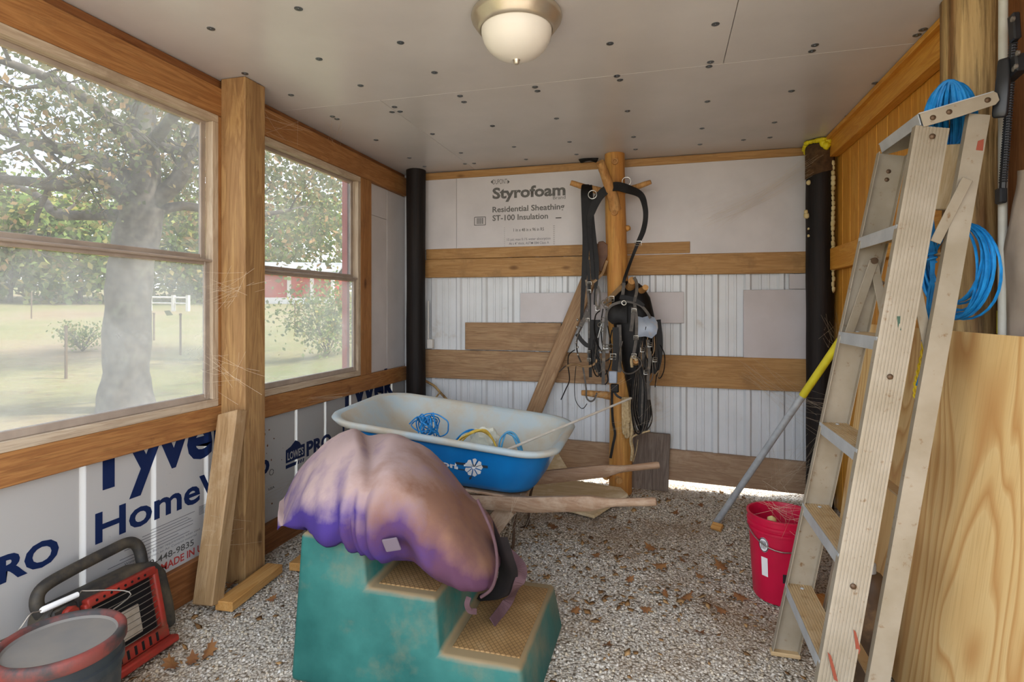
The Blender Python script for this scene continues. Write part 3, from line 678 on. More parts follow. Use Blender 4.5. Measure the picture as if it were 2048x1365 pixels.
# ------------------------------------------------------------------ ceiling light
lc = U(1033, 36, Z=2.425); lc.z = 0
cl = thing('ceiling_light', 'flush ceiling light with brushed nickel rim and frosted glass dome', 'lamp', (lc.x, lc.y, ZC))
MB().lathe([(.150, 2.44), (.168, 2.436), (.172, 2.425), (.168, 2.412), (.160, 2.404), (.157, 2.396), (.148, 2.386), (.143, 2.378), (.136, 2.376), (.133, 2.384), (.133, 2.43)], lc, 64, caps=False).build('rim', NICKEL, cl, smooth=50)
pr = [(.1335, 2.384)] + [(.1335 * math.cos(a), 2.384 - .118 * math.sin(a) ** .9) for a in np.linspace(.12, math.pi / 2 - .08, 12)] + [(.004, 2.264)]
MB().lathe(pr, lc, 64).build('glass_dome', DOME, cl, smooth=60)
MB().lathe([(.001, 2.271), (.013, 2.270), (.014, 2.265), (.010, 2.260), (.011, 2.256), (.008, 2.250), (.001, 2.248)], lc, 20).build('finial', NICKEL, cl, smooth=60)

# ------------------------------------------------------------------ boards by the left wall
o = plank('leaning_board', (-1.925, 2.015, .035), (-1.965, 2.205, .835), .105, .07, (1, 0, 0), W_SCRAP, bev=.004, skew1=.012); tag(o, 'short dusty plank leaning against the square post', 'board')
o = plank('wood_block', U(447, 1214, Z=.03), U(550, 1136, Z=.03), .085, .042, (1, -.1, 0), W_BLOCK, bev=.003); tag(o, 'short pine offcut lying on the gravel at the foot of the square post', 'board')
o.location.z = .03
o = plank('wood_block', U(594, 1135, Z=.03), U(625, 1110, Z=.03), .09, .04, (1, -.1, 0), W_BLOCK, bev=.003); tag(o, 'small pine offcut half hidden behind the green step block', 'board'); o.location.z = .028

# ------------------------------------------------------------------ portable heater
H0 = V(-1.88, 1.60, .02); ht = thing('portable_heater', 'red and black portable gas heater with wire guard and carry handle', 'heater', H0)
MH = Matrix.Rotation(R_(-13), 3, 'Y') @ Matrix.Identity(3)      # leaning back
def hp(y, z, x=0): return H0 + MH @ V(x, y, z)
def hbox(n, y0, y1, z0, z1, x0, x1, mat, par=None, bev=.004):
    m = MB(); m.box(H0 + MH @ V((x0 + x1) / 2, (y0 + y1) / 2, (z0 + z1) / 2), (x1 - x0, y1 - y0, z1 - z0), MH); return m.build(n, mat, par or ht, bevel=bev, smooth=40)
m = MB(); prof = [(-.225, .03), (-.235, .10), (-.235, .25), (-.22, .31), (-.17, .325), (.13, .325), (.20, .305), (.235, .25), (.245, .12), (.24, .03)]
m.extrude([hp(a, b, -.115) for a, b in prof], MH @ V(.10, 0, 0)); body = m.build('housing', HTR_K, ht, bevel=.02, seg=3, smooth=50)
hbox('back_shell', -.2, .2, .03, .27, -.13, -.09, HTR_K, bev=.015)
fr = [(-.105, .27), (.155, .27), (.155, .315), (-.105, .315)]
m = MB(); m.box(hp(.025, .283, .0), (.035, .27, .03), MH); m.box(hp(.158, .16, .0), (.03, .024, .25), MH); m.box(hp(-.108, .16, .0), (.03, .024, .25), MH); m.box(hp(.025, .045, .0), (.035, .29, .045), MH)
frame = m.build('guard_frame', HTR_R, ht, bevel=.006, seg=2, smooth=50)
hbox('foot', -.15, .18, -.005, .022, -.11, .05, HTR_R, bev=.006)
hbox('reflector', -.096, .146, .07, .268, -.025, -.013, HTR_D, bev=.002)
hbox('ceramic_tile', -.055, .085, .085, .19, -.018, -.006, HTR_T, bev=.003)
for i in range(9):
    z = .082 + i * .022; P = catmull([hp(-.10, z, .005), hp(-.06, z, .020), hp(.06, z, .024), hp(.12, z, .020), hp(.15, z, .005)], 5)
    MB().tube(P, .0016, 5).build('guard_wire', HTR_W, ht, smooth=60)
for i in range(7): hbox('vent_slot', -.07 + i * .03, -.06 + i * .03, .03, .062, .015, .0185, HTR_D, frame, 0)
for i in range(8): MB().lathe([(.005, 0), (.005, .002)], hp(-.08 + i * .027, .283, .0165), 8, MH @ Matrix.Rotation(R_(90), 3, 'Y')).build('vent_hole', HTR_D, frame)
P = catmull([hp(-.20, .29, -.06), hp(-.215, .345, -.06), hp(-.19, .385, -.06), hp(-.10, .40, -.06), hp(.05, .41, -.06), hp(.13, .41, -.06), hp(.165, .375, -.06), hp(.17, .30, -.06)], 6)
MB().tube(P, .021, 12).build('carry_handle', HTR_K, ht, smooth=60)
hbox('control_panel', -.215, -.122, .20, .315, -.02, -.006, HTR_K, bev=.012)
MB().lathe([(.028, 0), (.028, .012), (.022, .02), (.001, .021)], hp(-.160, .275, -.006), 10, MH @ Matrix.Rotation(R_(90), 3, 'Y')).build('control_knob', HTR_R, ht, smooth=30)
hbox('warning_label', .2425, .2475, .12, .20, -.08, -.04, GREENL, None, 0)

# ------------------------------------------------------------------ lidded pail with wire bail
PC = V(-1.640, 1.190, 0); pl = thing('lidded_pail', 'black pail with dusty lid and worn red rim beside the heater', 'bucket', PC)
MB().lathe([(.125, 0), (.131, .02), (.142, .30), (.142, .305), (.149, .31), (.149, .33), (.143, .335), (.144, .375)], PC, 48).build('body', PAILK, pl, smooth=40)
lid = MB().lathe([(.0, .384), (.05, .3845), (.128, .384), (.1335, .392)], PC, 48, caps=False).build('lid', LIDC, pl, smooth=40)
MB().lathe([(.131, .384), (.134, .398), (.140, .403), (.149, .402), (.154, .396), (.155, .372), (.150, .364), (.145, .366)], PC, 48, caps=False).build('lid_rim', LIDR, lid, smooth=50)
g0, g1 = U(82, 1222, X=-1.80), U(155, 1190, X=-1.80)
P = catmull([PC + V(-.10, .105, .33), U(262, 1190, X=-1.70), g1 + (g1 - g0) * .25, g1, g0, U(60, 1230, X=-1.80), U(30, 1268, X=-1.80), U(-30, 1300, X=-1.77), PC + V(-.15, -.02, .33)], 7)
MB().tube(P, .0022, 6).build('bail_wire', HTR_W, pl, smooth=60)
MB().tube([g0, g0.lerp(g1, .05), g0.lerp(g1, .5), g1], [.007, .009, .009, .0085], 10).build('bail_grip', WIREW, pl, smooth=50)

# ------------------------------------------------------------------ green mounting step block
BX0, BX1, BY0, BY1 = -1.27, -.425, 1.715, 2.305
stz = ((-1.27, -1.0, .52), (-1.0, -.725, .36), (-.725, -.43, .18))
mb = thing('mounting_block', 'dusty teal plastic three-step mounting block', 'step stool', ((BX0 + BX1) / 2, (BY0 + BY1) / 2, 0))
pf = [(-1.285, 0), (-1.262, .52), (-1.010, .52), (-.995, .36), (-.735, .36), (-.72, .18), (-.44, .18), (-.405, 0)]
def bp(x, z, s):
    t = z / .52; y = (BY0 + .028 * t) if s < 0 else (BY1 - .028 * t); return V(x, y, z)
m = MB(); n = len(pf)
m.add([bp(x, z, -1) for x, z in pf] + [bp(x, z, 1) for x, z in pf], [tuple(range(n)), tuple(range(2 * n - 1, n - 1, -1))] + [(i, (i + 1) % n, n + (i + 1) % n, n + i) for i in range(n)])
m.build('body', TEAL, mb, bevel=.018, seg=3, smooth=50)
for x0, x1, z in stz:
    MB().box(((x0 + x1) / 2 + .004, (BY0 + BY1) / 2, z + .001), (x1 - x0 - .06, BY1 - BY0 - .12, .005)).build('tread', TREAD, mb, bevel=.002)

# ------------------------------------------------------------------ horse blanket heaped on the block
bk = thing('horse_blanket', 'bunched purple horse blanket heaped over the green step block', 'blanket', (-1.05, 2.0, .5))
ST = [(-1.62, .43, -1.38, .49, .11), (-1.53, .615, -1.28, .475, .20), (-1.398, .737, -1.165, .455, .26), (-1.266, .815, -1.055, .43, .30), (-1.184, .80, -.987, .425, .32), (-1.069, .805, -.891, .425, .33),
      (-.936, .743, -.78, .405, .33), (-.827, .66, -.689, .371, .31), (-.743, .575, -.619, .365, .28), (-.66, .49, -.545, .372, .21), (-.61, .42, -.52, .40, .08)]
def lerpST(s):
    i = min(int(s), len(ST) - 2); f = s - i
    a, b, c, d = [np.array(ST[j]) for j in (max(i - 1, 0), i, i + 1, min(i + 2, len(ST) - 1))]
    return .5 * ((2 * b) + (c - a) * f + (2 * a - 5 * b + 4 * c - d) * f * f + (3 * b - a - 3 * c + d) * f ** 3)
def hstep(x, y):
    if not (BY0 - .0 < y < BY1): return 0
    for a, b, z in stz:
        if a - .012 <= x < b + .012: return z + .006
    return 0
NA, NS = 72, 90; vv = []; yc = 2.02
for i in range(NS + 1):
    s = (len(ST) - 1) * i / NS; xt, zt, xb, zb_, dy = lerpST(s); dy = max(dy, .02)
    for j in range(NA):
        a = 2 * math.pi * j / NA; ca, sa = math.cos(a), math.sin(a)
        ey = math.copysign(abs(ca) ** .72, ca); ez = math.copysign(abs(sa) ** .85, sa)
        zc_ = (zt + zb_) / 2; hz = (zt - zb_) / 2; y = yc - ey * dy * (1.22 if ca > 0 else 1); z = zc_ + ez * hz
        f = (2.1 - y) / .35; x = xt + (xb - xt) * min(max(f, -.6), 1.2)
        p = V(x, y, z); c = V(x, yc, zc_); d = (p - c); dn = d.normalized() if d.length else d
        low = max(0, min(1, (zt - z) / .22)); fr_ = max(0, ca)
        fold = .075 * low * fr_ * (abs(mnoise.noise(V(s * 1.25 + z * 1.5, z * 1.6, 3.3))) - .16) * (1 if s < 5.2 else .45)
        fold += .024 * mnoise.noise(V(x * 5, y * 4, z * 3)) + .011 * mnoise.noise(V(x * 13 + z * 6, y * 8, z * 6)) + .004 * mnoise.noise(V(x * 40, y * 16, z * 16))
        if sa > .3: fold -= .016 * math.exp(-((s - 3.9) / .4) ** 2) * max(0, math.sin(4 * y))
        dpk = math.exp(-((s - 5.45) / .38) ** 2) * low * fr_ * math.exp(-((z - .53) / .09) ** 2); fold -= .055 * dpk
        p = p + dn * fold * min(1, dy / .15); h = hstep(p.x, p.y)
        if p.z < h: p.z = h + .002 * abs(mnoise.noise(p * 30))
        vv.append(p)
ff = [(i * NA + j, (i + 1) * NA + j, (i + 1) * NA + (j + 1) % NA, i * NA + (j + 1) % NA) for i in range(NS) for j in range(NA)]
ff += [tuple(range(NA)), tuple(NS * NA + j for j in range(NA - 1, -1, -1))]
BKV = vv
MB().add(vv, ff).build('canvas_cover', BLANKET, bk, smooth=180)
# folded-back edge on the right: dark lining, pale binding, straps, sewn tag
e = [(1000, 1075), (1013, 1115), (1022, 1150), (1012, 1185), (985, 1200), (960, 1203)]
P = catmull([U(a, b, Y=1.80 + .05 * i) for i, (a, b) in enumerate(e)], 6)
m = MB(); Q = catmull([U(a, b, Y=1.90 + .05 * i) for i, (a, b) in enumerate([(985, 1040), (992, 1090), (998, 1130), (992, 1165), (970, 1185), (945, 1192)])], 6)
n = len(P); m.add(P + Q + [p + V(.02, .02, -.006) for p in P], [(i, i + 1, n + i + 1, n + i) for i in range(n - 1)] + [(i + 2 * n, i, i + 1, i + 1 + 2 * n)[::-1] for i in range(n - 1)]); m.build('lining', LINING, bk, smooth=180)
hem = catmull([U(a, b, Y=y) for a, b, y in ((955, 1000, 1.80), (982, 1060, 1.76), (993, 1105, 1.74), (993, 1145, 1.73), (983, 1178, 1.73), (962, 1195, 1.74))], 6)
MB().tube(hem, .0055, 8).build('binding', HEM, bk, smooth=60)
MB().ribbon(catmull([U(938, 1195, Y=1.75), U(934, 1210, Y=1.74), U(940, 1222, Y=1.75), U(953, 1224, Y=1.77)], 6), .018, .003, (0, -.8, .5)).build('strap', HEM, bk)
MB().ribbon(catmull([V(-.57, 1.98, .44), U(1028, 1118, Y=1.98), U(1044, 1140, Y=1.96), U(1036, 1170, Y=1.93), U(1015, 1205, Z=.215), U(985, 1246, Z=.195)], 7), .038, .004, (.5, -.7, .4)).build('strap', HEM, bk)
def surf(px, py):
    best = None
    for v in BKV:
        e_ = v - V(0, 0, CAMH); k_ = e_.dot(FW); d2 = (PCX + FPX * e_.dot(RT) / k_ - px) ** 2 + (HY - FPX * e_.z / k_ - py) ** 2
        if d2 < 160 and (best is None or k_ < best): best = k_
    return U(px, py, k=(best or 1.8) - .022)
q = surf(783, 1090); Mt = Matrix.Rotation(R_(-14), 3, 'Y') @ Matrix.Rotation(R_(15), 3, 'X')
MB().box(q, (.055, .004, .046), Mt).build('sewn_tag', TAGC, bk, bevel=.003)

# ------------------------------------------------------------------ wheelbarrow
wbw = thing('wheelbarrow', 'blue plastic wheelbarrow with grey dusty tray and wooden handles', 'wheelbarrow', (-1.15, 3.07, 0))
RX0, RX1, RY0, RY1 = -1.80, -.53, 2.68, 3.46
def rz(x, y): return .600 + (-.55 - x) * .098 + .035 * (y - RY0) / .78
def rrect(x0, x1, y0, y1, r, n=10):
    out = []
    for (cx_, cy_, a0) in ((x1 - r, y0 + r, -90), (x1 - r, y1 - r, 0), (x0 + r, y1 - r, 90), (x0 + r, y0 + r, 180)):
        for i in range(n + 1): a = R_(a0 + 90 * i / n); out.append((cx_ + r * math.cos(a), cy_ + r * math.sin(a)))
    return out
def zbot(x): return .345 + (-.67 - x) * .06
lv = []   # (inset ring) outer wall then inner wall
for (f, ins, zf) in ((1.0, 0, 0),):
    pass
def ring(t, dz=0, grow=0):
    x0 = RX0 + (.30) * t - grow; x1 = RX1 - .15 * t + grow; y0 = RY0 + .13 * t - grow; y1 = RY1 - .13 * t + grow
    r = .19 - .05 * t + grow * .5
    out = []
    for x, y in rrect(x0, x1, y0, y1, r):
        z = rz(x, y) * (1 - t) + zbot(x) * t + dz; out.append(V(x, y, z))
    return out
def loft(rings, cap_end=False):
    m = MB(); n = len(rings[0]); vv = [p for r in rings for p in r]
    ff = [(i * n + j, i * n + (j + 1) % n, (i + 1) * n + (j + 1) % n, (i + 1) * n + j) for i in range(len(rings) - 1) for j in range(n)]
    if cap_end: ff.append(tuple((len(rings) - 1) * n + j for j in range(n)))
    return m.add(vv, ff)
tub = loft([ring(.03, -.004, -.012), ring(.2, 0, -.010), ring(.5), ring(.85), ring(.96, 0, -.01), ring(1.0, 0, -.04)], True).build('tub', TUB, wbw, smooth=60)
loft([ring(0, .0, -.02), ring(.06, 0, -.032), ring(.25, .0, -.028), ring(.6, .0, -.022), ring(.88, .004, -.02), ring(.97, .008, -.045), ring(.99, .008, -.08)], True).build('tub_inside', TUBIN, tub, smooth=60)
loft([ring(.03, -.004, -.014), ring(.07, -.010, .010), ring(.05, -.008, .020), ring(0, -.004, .022), ring(0, .006, .016), ring(0, .009, .002), ring(0, .005, -.012), ring(.03, 0, -.026)]).build('rim', TUBIN, tub, smooth=70)
# worn decal: the tail of the maker's name, a dark band and the cracked white flower
def onside(px, py): return U(px, py, Y=2.745)
dx_ = (onside(960, 945) - onside(900, 932)).normalized(); dz_ = V(0, .26, 1).normalized()
def side_pt(px, py):
    # point on the near side wall of the tray (it leans inward toward its bottom)
    p = U(px, py, Y=2.74)
    for _ in range(6):
        t = (rz(p.x, RY0) - p.z) / max(.05, (rz(p.x, RY0) - zbot(p.x))); p = U(px, py, Y=RY0 + .13 * t + .006 * (1 - t))
    return p
sd0 = side_pt(862, 925); sd1 = side_pt(914, 938); o3 = V(0, -.006, 0)
xd_ = (sd1 - sd0).normalized(); up_ = (side_pt(945, 920) - side_pt(945, 945)).normalized()
w7 = (sd1 - sd0).length * 7 / 4
text('decal_lettering', 'Jackson', sd0 - xd_ * (w7 * 3 / 7) + o3, xd_, up_, DECAL, tub, .034, w7, .03)
m = MB(); m.extrude([side_pt(a, b) + V(0, -.0045, 0) for a, b in ((912, 924), (976, 932), (976, 937), (912, 929))], (0, .0008, 0)); m.extrude([side_pt(a, b) + V(0, -.0045, 0) for a, b in ((912, 937), (935, 940), (935, 942), (912, 939))], (0, .0008, 0))
m.extrude([side_pt(a, b) + V(0, -.0045, 0) for a, b in ((939, 955), (945, 951), (943, 958), (939, 960))], (0, .0008, 0)); m.build('decal_band', DECALK, tub)
m = MB(); rr = random.Random(5)
for i in range(9):
    a0 = 40 * i + rr.uniform(-6, 6); pts = []
    for (ra, da) in ((.15, 12), (.6, -15), (.95, -17), (1.05, 0), (.92, 16), (.6, 14)):
        a = R_(a0 + da); pts.append(side_pt(948 + 17.5 * ra * math.cos(a), 935 + 17.5 * ra * math.sin(a)) + V(0, -.006, 0))
    m.extrude(pts, (0, .0008, 0))
m.ico(side_pt(948, 935) + V(0, -.004, 0), .012, 1, (1, .1, .8), .3)
for (a, b) in ((912, 929), (915, 936), (930, 930)): m.box(side_pt(a, b) + V(0, -.005, 0), (.008, .001, .014))
tag(m.build('decal_flower', DECAL, tub), kind='stuff')
def handle(tip, mid, front, nm='handle'):
    tip, mid, front = Vector(tip), Vector(mid), Vector(front)
    d = (mid - tip).normalized(); g1 = tip + d * .24; g2 = tip + d * .32
    P = [tip, tip + d * .012, tip + d * .20, g1, g2, mid, front]; m = MB(); vv = []
    SZ = [(.017, .017, 1), (.021, .021, 1), (.020, .020, 1), (.021, .024, .9), (.022, .038, .35), (.022, .040, .2), (.020, .03, .2)]
    for p, (hw, hh, rd) in zip(P, SZ):
        sd = V(d.y, -d.x, 0).normalized(); u = sd.cross(d); u = u if u.z > 0 else -u
        for k in range(12):
            a = 2 * math.pi * k / 12; e_ = rd
            ca, sa = math.cos(a), math.sin(a); q = max(abs(ca), abs(sa)); sc_ = 1 / (q ** (1 - e_)); vv.append(p + sd * ca * sc_ * hw + u * sa * sc_ * hh)
    ff = [(i * 12 + k, i * 12 + (k + 1) % 12, i * 12 + 12 + (k + 1) % 12, i * 12 + 12 + k) for i in range(len(P) - 1) for k in range(12)] + [tuple(range(12)), tuple(72 + k for k in range(12))]
    m.add(vv, ff); return m.build(nm, W_HAND, wbw, smooth=40)
handle((-.035, 2.745, .408), (-.66, 2.80, .318), (-1.74, 2.98, .215)); handle((-.026, 3.39, .408), (-.70, 3.33, .300), (-1.74, 3.16, .215))
MB().box((-.98, 3.07, .338 + .012), (.55, .50, .014), Matrix.Rotation(R_(4), 3, 'Y')).build('bed_board', W_HAND, wbw, bevel=.003)
plank('cross_brace', (-.80, 2.86, .27), (-.98, 2.92, .02), .10, .035, (1, -.1, 0), W_HAND, wbw)
for y in (2.90, 3.26):
    m = MB(); m.tube(catmull([(-.74, y, .33), (-.78, y + .02, .18), (-.80, y + .03, .012), (-.92, y + .03, .008), (-1.02, y + .02, .16), (-1.05, y, .30)], 6), .008, 8); m.build('leg', RUST, wbw, smooth=60)
MW = Matrix.Rotation(R_(90), 3, 'X')
wh = MB().lathe([(.125, -.045), (.17, -.045), (.195, -.025), (.2, 0), (.195, .025), (.17, .045), (.125, .045), (.115, .0), (.125, -.045)], (-1.70, 3.07, .203), 40, MW).build('tyre', TYRE, wbw, smooth=60)
MB().lathe([(.02, -.06), (.03, -.03), (.118, -.01), (.118, .01), (.03, .03), (.02, .06)], (-1.70, 3.07, .203), 30, MW).build('hub', RUST, wh, smooth=40)
MB().tube([(-1.70, 2.96, .203), (-1.70, 3.18, .203)], .009, 10).build('axle', RUST, wbw, smooth=60)

# ------------------------------------------------------------------ things in the tray
def twine_hank(name, label, c, rx, rz_, n, mat, rad=.004, cat='twine', seed=1, flat=.5, grp=None, tails=2):
    rg = random.Random(seed); m = MB(); c = Vector(c)
    for i in range(n):
        ax = V(rg.uniform(-1, 1), rg.uniform(-1, 1), rg.uniform(-.4, .4) + flat).normalized(); u = ax.orthogonal().normalized(); w = ax.cross(u)
        o_ = V(rg.uniform(-.3, .3) * rx, rg.uniform(-.3, .3) * rx, 0); sx_ = rg.uniform(.6, 1)
        P = []
        for k in range(14):
            a = 2 * math.pi * k / 14; q = (u * math.cos(a) + w * math.sin(a)) * rx * sx_; q.z = q.z * rz_ / rx; P.append(c + o_ + q + V(0, 0, rz_) + V(rg.gauss(0, .003), rg.gauss(0, .003), rg.gauss(0, .003)))
        m.tube(catmull(P, 3, True), rad, 5, closed=True)
    for i in range(tails):
        a = rg.uniform(0, 6.28); P = [c + V(0, 0, rz_), c + V(math.cos(a) * rx * .6, math.sin(a) * rx * .6, rz_ * 1.8), c + V(math.cos(a) * rx * 1.2, math.sin(a) * rx * 1.2, rz_ * 1.3)]; m.tube(catmull(P, 6), rad, 5)
    o = m.build(name, mat, smooth=60, org=tuple(c)); return tag(o, label, cat, grp)
fz = lambda x: zbot(x) + .02
qb = U(845, 858, Y=3.08)
twine_hank('baling_twine', 'tangled bright blue baling twine at the front of the wheelbarrow tray', (-1.36, 3.10, qb.z - .06), .10, .075, 10, TW_B, .0042, seed=4, flat=.15, tails=4)
def arc_cord(name, label, px, mat, Y0, rad, n, cat='cord', dY=.05, seed=0):
    rg = random.Random(seed); m = MB()
    for i in range(n):
        P = [U(a + rg.uniform(-4, 4), b + rg.uniform(-3, 3), Y=Y0 + dY * j / len(px) + rg.uniform(-.01, .01)) for j, (a, b) in enumerate(px)]; m.tube(catmull(P, 6), rad, 6)
    c = U(px[0][0], px[0][1], Y=Y0); o = m.build(name, mat, smooth=60, org=tuple(c)); return tag(o, label, cat)
arc_cord('rope_loop', 'yellow cord arching up out of the wheelbarrow tray', [(908, 905), (922, 880), (945, 864), (968, 862), (985, 878), (993, 905)], TW_Y, 2.98, .0055, 3, seed=2)
arc_cord('rope_loop', 'bright blue cord looped beside the yellow cord in the tray', [(905, 892), (920, 870), (940, 862), (958, 866), (965, 895)], TW_B, 3.06, .004, 3, seed=3)
arc_cord('rope_loop', 'pale blue cord loop by the white rod in the tray', [(1000, 905), (1003, 878), (1015, 867), (1028, 872), (1038, 890), (1042, 910)], TW_L, 3.0, .005, 3, seed=5)
m = MB().ico(U(970, 880, Y=3.12), .075, 3, (1.1, .6, 1), .5); o = m.build('plastic_bag', BAG, smooth=30, org=tuple(U(970, 905, Y=3.12))); tag(o, 'crumpled clear plastic bag in the tray behind the yellow cord', 'bag')
r0, r1 = U(1022, 897, Y=2.90), U(1262, 797, Y=3.86); d = (r1 - r0); r0 = r0 - d * .14
m = MB().tube([r0, r1], .0075, 8); o = m.build('white_rod', ROD, smooth=60, org=tuple(r0)); tag(o, 'long thin white rod leaning out of the tray toward the harness', 'rod')

# ------------------------------------------------------------------ harness pole with branch pegs
PX, PY = -.333, 4.10; hpz = thing('harness_pole', 'peeled log pole with branch-stub pegs standing before the back wall', 'pole', (PX, PY, 0))
m = MB(); P = []; Rr = []
for i in range(40):
    f = i / 39; P.append(V(PX + .012 * math.sin(f * 5) + .028 * (1 - f), PY + .006 * math.sin(f * 7), -.02 + 2.458 * f)); Rr.append(.083 - .012 * f + .004 * mnoise.noise(V(0, 0, f * 12)))
m.tube(P, Rr, 24); m.build('trunk', LOG_PEELED, hpz, smooth=60)
def peg(pts, r0, r1):
    P = catmull(pts, 5); n = len(P); m = MB(); m.tube(P, [r0 + (r1 - r0) * i / (n - 1) for i in range(n)], 12)
    for v in m.v: v += V(1, 1, 1) * .004 * mnoise.noise(v * 25)
    return m.build('peg', LOG_DUSTY, hpz, smooth=50)
yp = PY - .07
peg([V(PX, PY, U(1230, 392, Y=4.1).z), U(1190, 380, Y=4.07), U(1165, 373, Y=4.04), U(1141, 366, Y=4.02)], .03, .018)
peg([U(1231, 420, Y=PY - .05), U(1224, 390, Y=4.0), U(1210, 350, Y=3.94), U(1200, 324, Y=3.88)], .045, .027)
peg([V(PX, PY, U(1240, 385, Y=4.1).z), U(1262, 378, Y=4.08), U(1302, 364, Y=4.04)], .03, .015)
peg([V(PX, PY - .03, U(1250, 590, Y=4.1).z), U(1260, 575, Y=3.98), U(1264, 562, Y=3.86)], .034, .026)
peg([V(PX + .05, PY - .03, U(1270, 592, Y=4.1).z), U(1282, 582, Y=3.98), U(1291, 575, Y=3.88)], .026, .02)
peg([V(PX, PY, U(1225, 795, Y=4.1).z), U(1205, 790, Y=4.05), U(1163, 786, Y=4.0)], .032, .019)
peg([V(PX + .03, PY - .04, U(1265, 735, Y=4.1).z), U(1269, 728, Y=3.98), U(1272, 722, Y=3.90)], .025, .02)
peg([V(PX + .02, PY - .05, .12), V(PX + .03, PY - .10, .11)], .028, .024); peg([V(PX - .05, PY - .04, .14), V(PX - .07, PY - .085, .13)], .03, .03)
for (px, py) in ((1229, 425), (1230, 323)): MB().lathe([(.024, 0), (.022, .01), (.012, .012), (.010, .005), (.001, .004)], U(px, py, Y=4.022), 12, Matrix.Rotation(R_(90), 3, 'X')).build('knot', LOG_DUSTY, hpz, smooth=50)
MB().ico(U(1254, 457, Y=4.10), .022, 2, (1.3, 1, 1), .3).build('knot', LOG_PEELED, hpz, smooth=50)
# diagonal brace and boards round the pole foot
o = plank('diagonal_brace', U(1066, 830, Y=4.19), U(1206, 492, Y=4.19), .115, .05, (1, 0, .3), W_ROUGH, bev=.008); tag(o, 'rough barked board slanting up behind the harness pole', 'board')
o = plank('short_board', (-.10, 4.215, 0), (-.085, 4.238, .412), .26, .03, (1, 0, 0), W_GREY); tag(o, 'short grey weathered board standing behind the harness pole foot', 'board')
def sheet(name, label, pts, t, mat, cat):
    m = MB(); m.extrude(pts, (0, 0, t)); c = sum((Vector(p) for p in pts), V(0, 0, 0)) / len(pts); o = m.build(name, mat, bevel=.003, org=tuple(c)); return tag(o, label, cat)
sheet('plywood_offcut', 'pale scrap panel lying on the gravel behind the wheelbarrow handles', [V(-1.0, 3.72, .020), V(-.42, 3.50, .014), V(-.235, 3.86, .050), V(-.29, 3.97, .055), V(-.95, 4.1, .06)], .02, W_PALE, 'board')
sheet('plywood_offcut', 'pointed pale scrap panel propped against the bottom wall board', [V(-1.10, 4.02, .10), V(-.66, 4.07, .10), V(-.85, 4.245, .30)], .018, W_PALE, 'board')

# ------------------------------------------------------------------ harness hung on the pole
def UP(pts, Y, n=6): return catmull([U(p[0], p[1], Y=(p[2] if len(p) > 2 else Y)) for p in pts], n)
def hang(name, label, Y, px, py, cat='harness'): return thing(name, label, cat, tuple(U(px, py, Y=Y)))
def strap(par, pts, w, Y=3.94, mat=None, th=.005, nm='strap', tw=0, n=6):
    P = UP(pts, Y, n); k = len(P)
    if hasattr(w, '__len__'): w = [np.interp(i / (k - 1), np.linspace(0, 1, len(w)), w) for i in range(k)]
    return MB().ribbon(P, w, th, (.12, -1, .1), [tw * math.sin(3 * i / k) for i in range(k)] if tw else None).build(nm, mat or LEATHER, par, smooth=40)
def cord(par, pts, r=.004, Y=3.93, mat=None, nm='rein', closed=False, n=6):
    P = catmull([U(p[0], p[1], Y=(p[2] if len(p) > 2 else Y)) for p in pts], n, closed); return MB().tube(P, r, 6, closed=closed).build(nm, mat or LEATHER, par, smooth=60)
def ringo(par, px, py, rpx, Y, r=.0035, tilt=0):
    c = U(px, py, Y=Y); rr = rpx * .0037
    return MB().tube([c + V(rr * math.cos(a), tilt * math.sin(a) * rr, rr * math.sin(a)) for a in np.linspace(0, 2 * math.pi, 20, endpoint=False)], r, 6, closed=True).build('ring', CHROME, par, smooth=60)
def buckle(par, px, py, w=.03, h=.035, Y=3.93):
    c = U(px, py, Y=Y); m = MB(); m.tube([c + V(-w / 2, 0, -h / 2), c + V(w / 2, 0, -h / 2), c + V(w / 2, 0, h / 2), c + V(-w / 2, 0, h / 2)], .003, 5, closed=True); m.tube([c + V(-w / 2, -.003, 0), c + V(w / 2, -.003, 0)], .0025, 5)
    return m.build('buckle', CHROME, par, smooth=40)
# A: padded strap looped over the upper pegs
h = hang('breast_strap', 'wide black leather strap looped over the top pegs of the pole', 3.98, 1231, 371)
strap(h, [(1186, 560, 3.95), (1182, 500, 3.96), (1179, 445, 3.97), (1184, 423, 3.97), (1198, 394, 3.97), (1216, 378, 3.965), (1233, 373, 3.96), (1254, 378, 3.97), (1281, 390, 4.0), (1290, 414, 4.0), (1291, 438, 4.0), (1286, 463, 3.99), (1276, 486, 3.98)], [.024, .026, .034, .05, .06, .062, .062, .062, .045, .036, .034, .036, .032], 3.96, th=.010)
strap(h, [(1276, 486, 3.97), (1263, 519, 3.95), (1250, 555, 3.90), (1246, 572, 3.89)], [.024, .02, .022, .02])
buckle(h, 1276, 487, .045, .03, 3.965); ringo(h, 1253, 363, 8, 3.99); ringo(h, 1185, 389.5, 8, 3.965)
strap(h, [(1172, 445, 3.99), (1180, 470, 3.99), (1190, 520, 3.98), (1193, 560, 3.97)], .03)
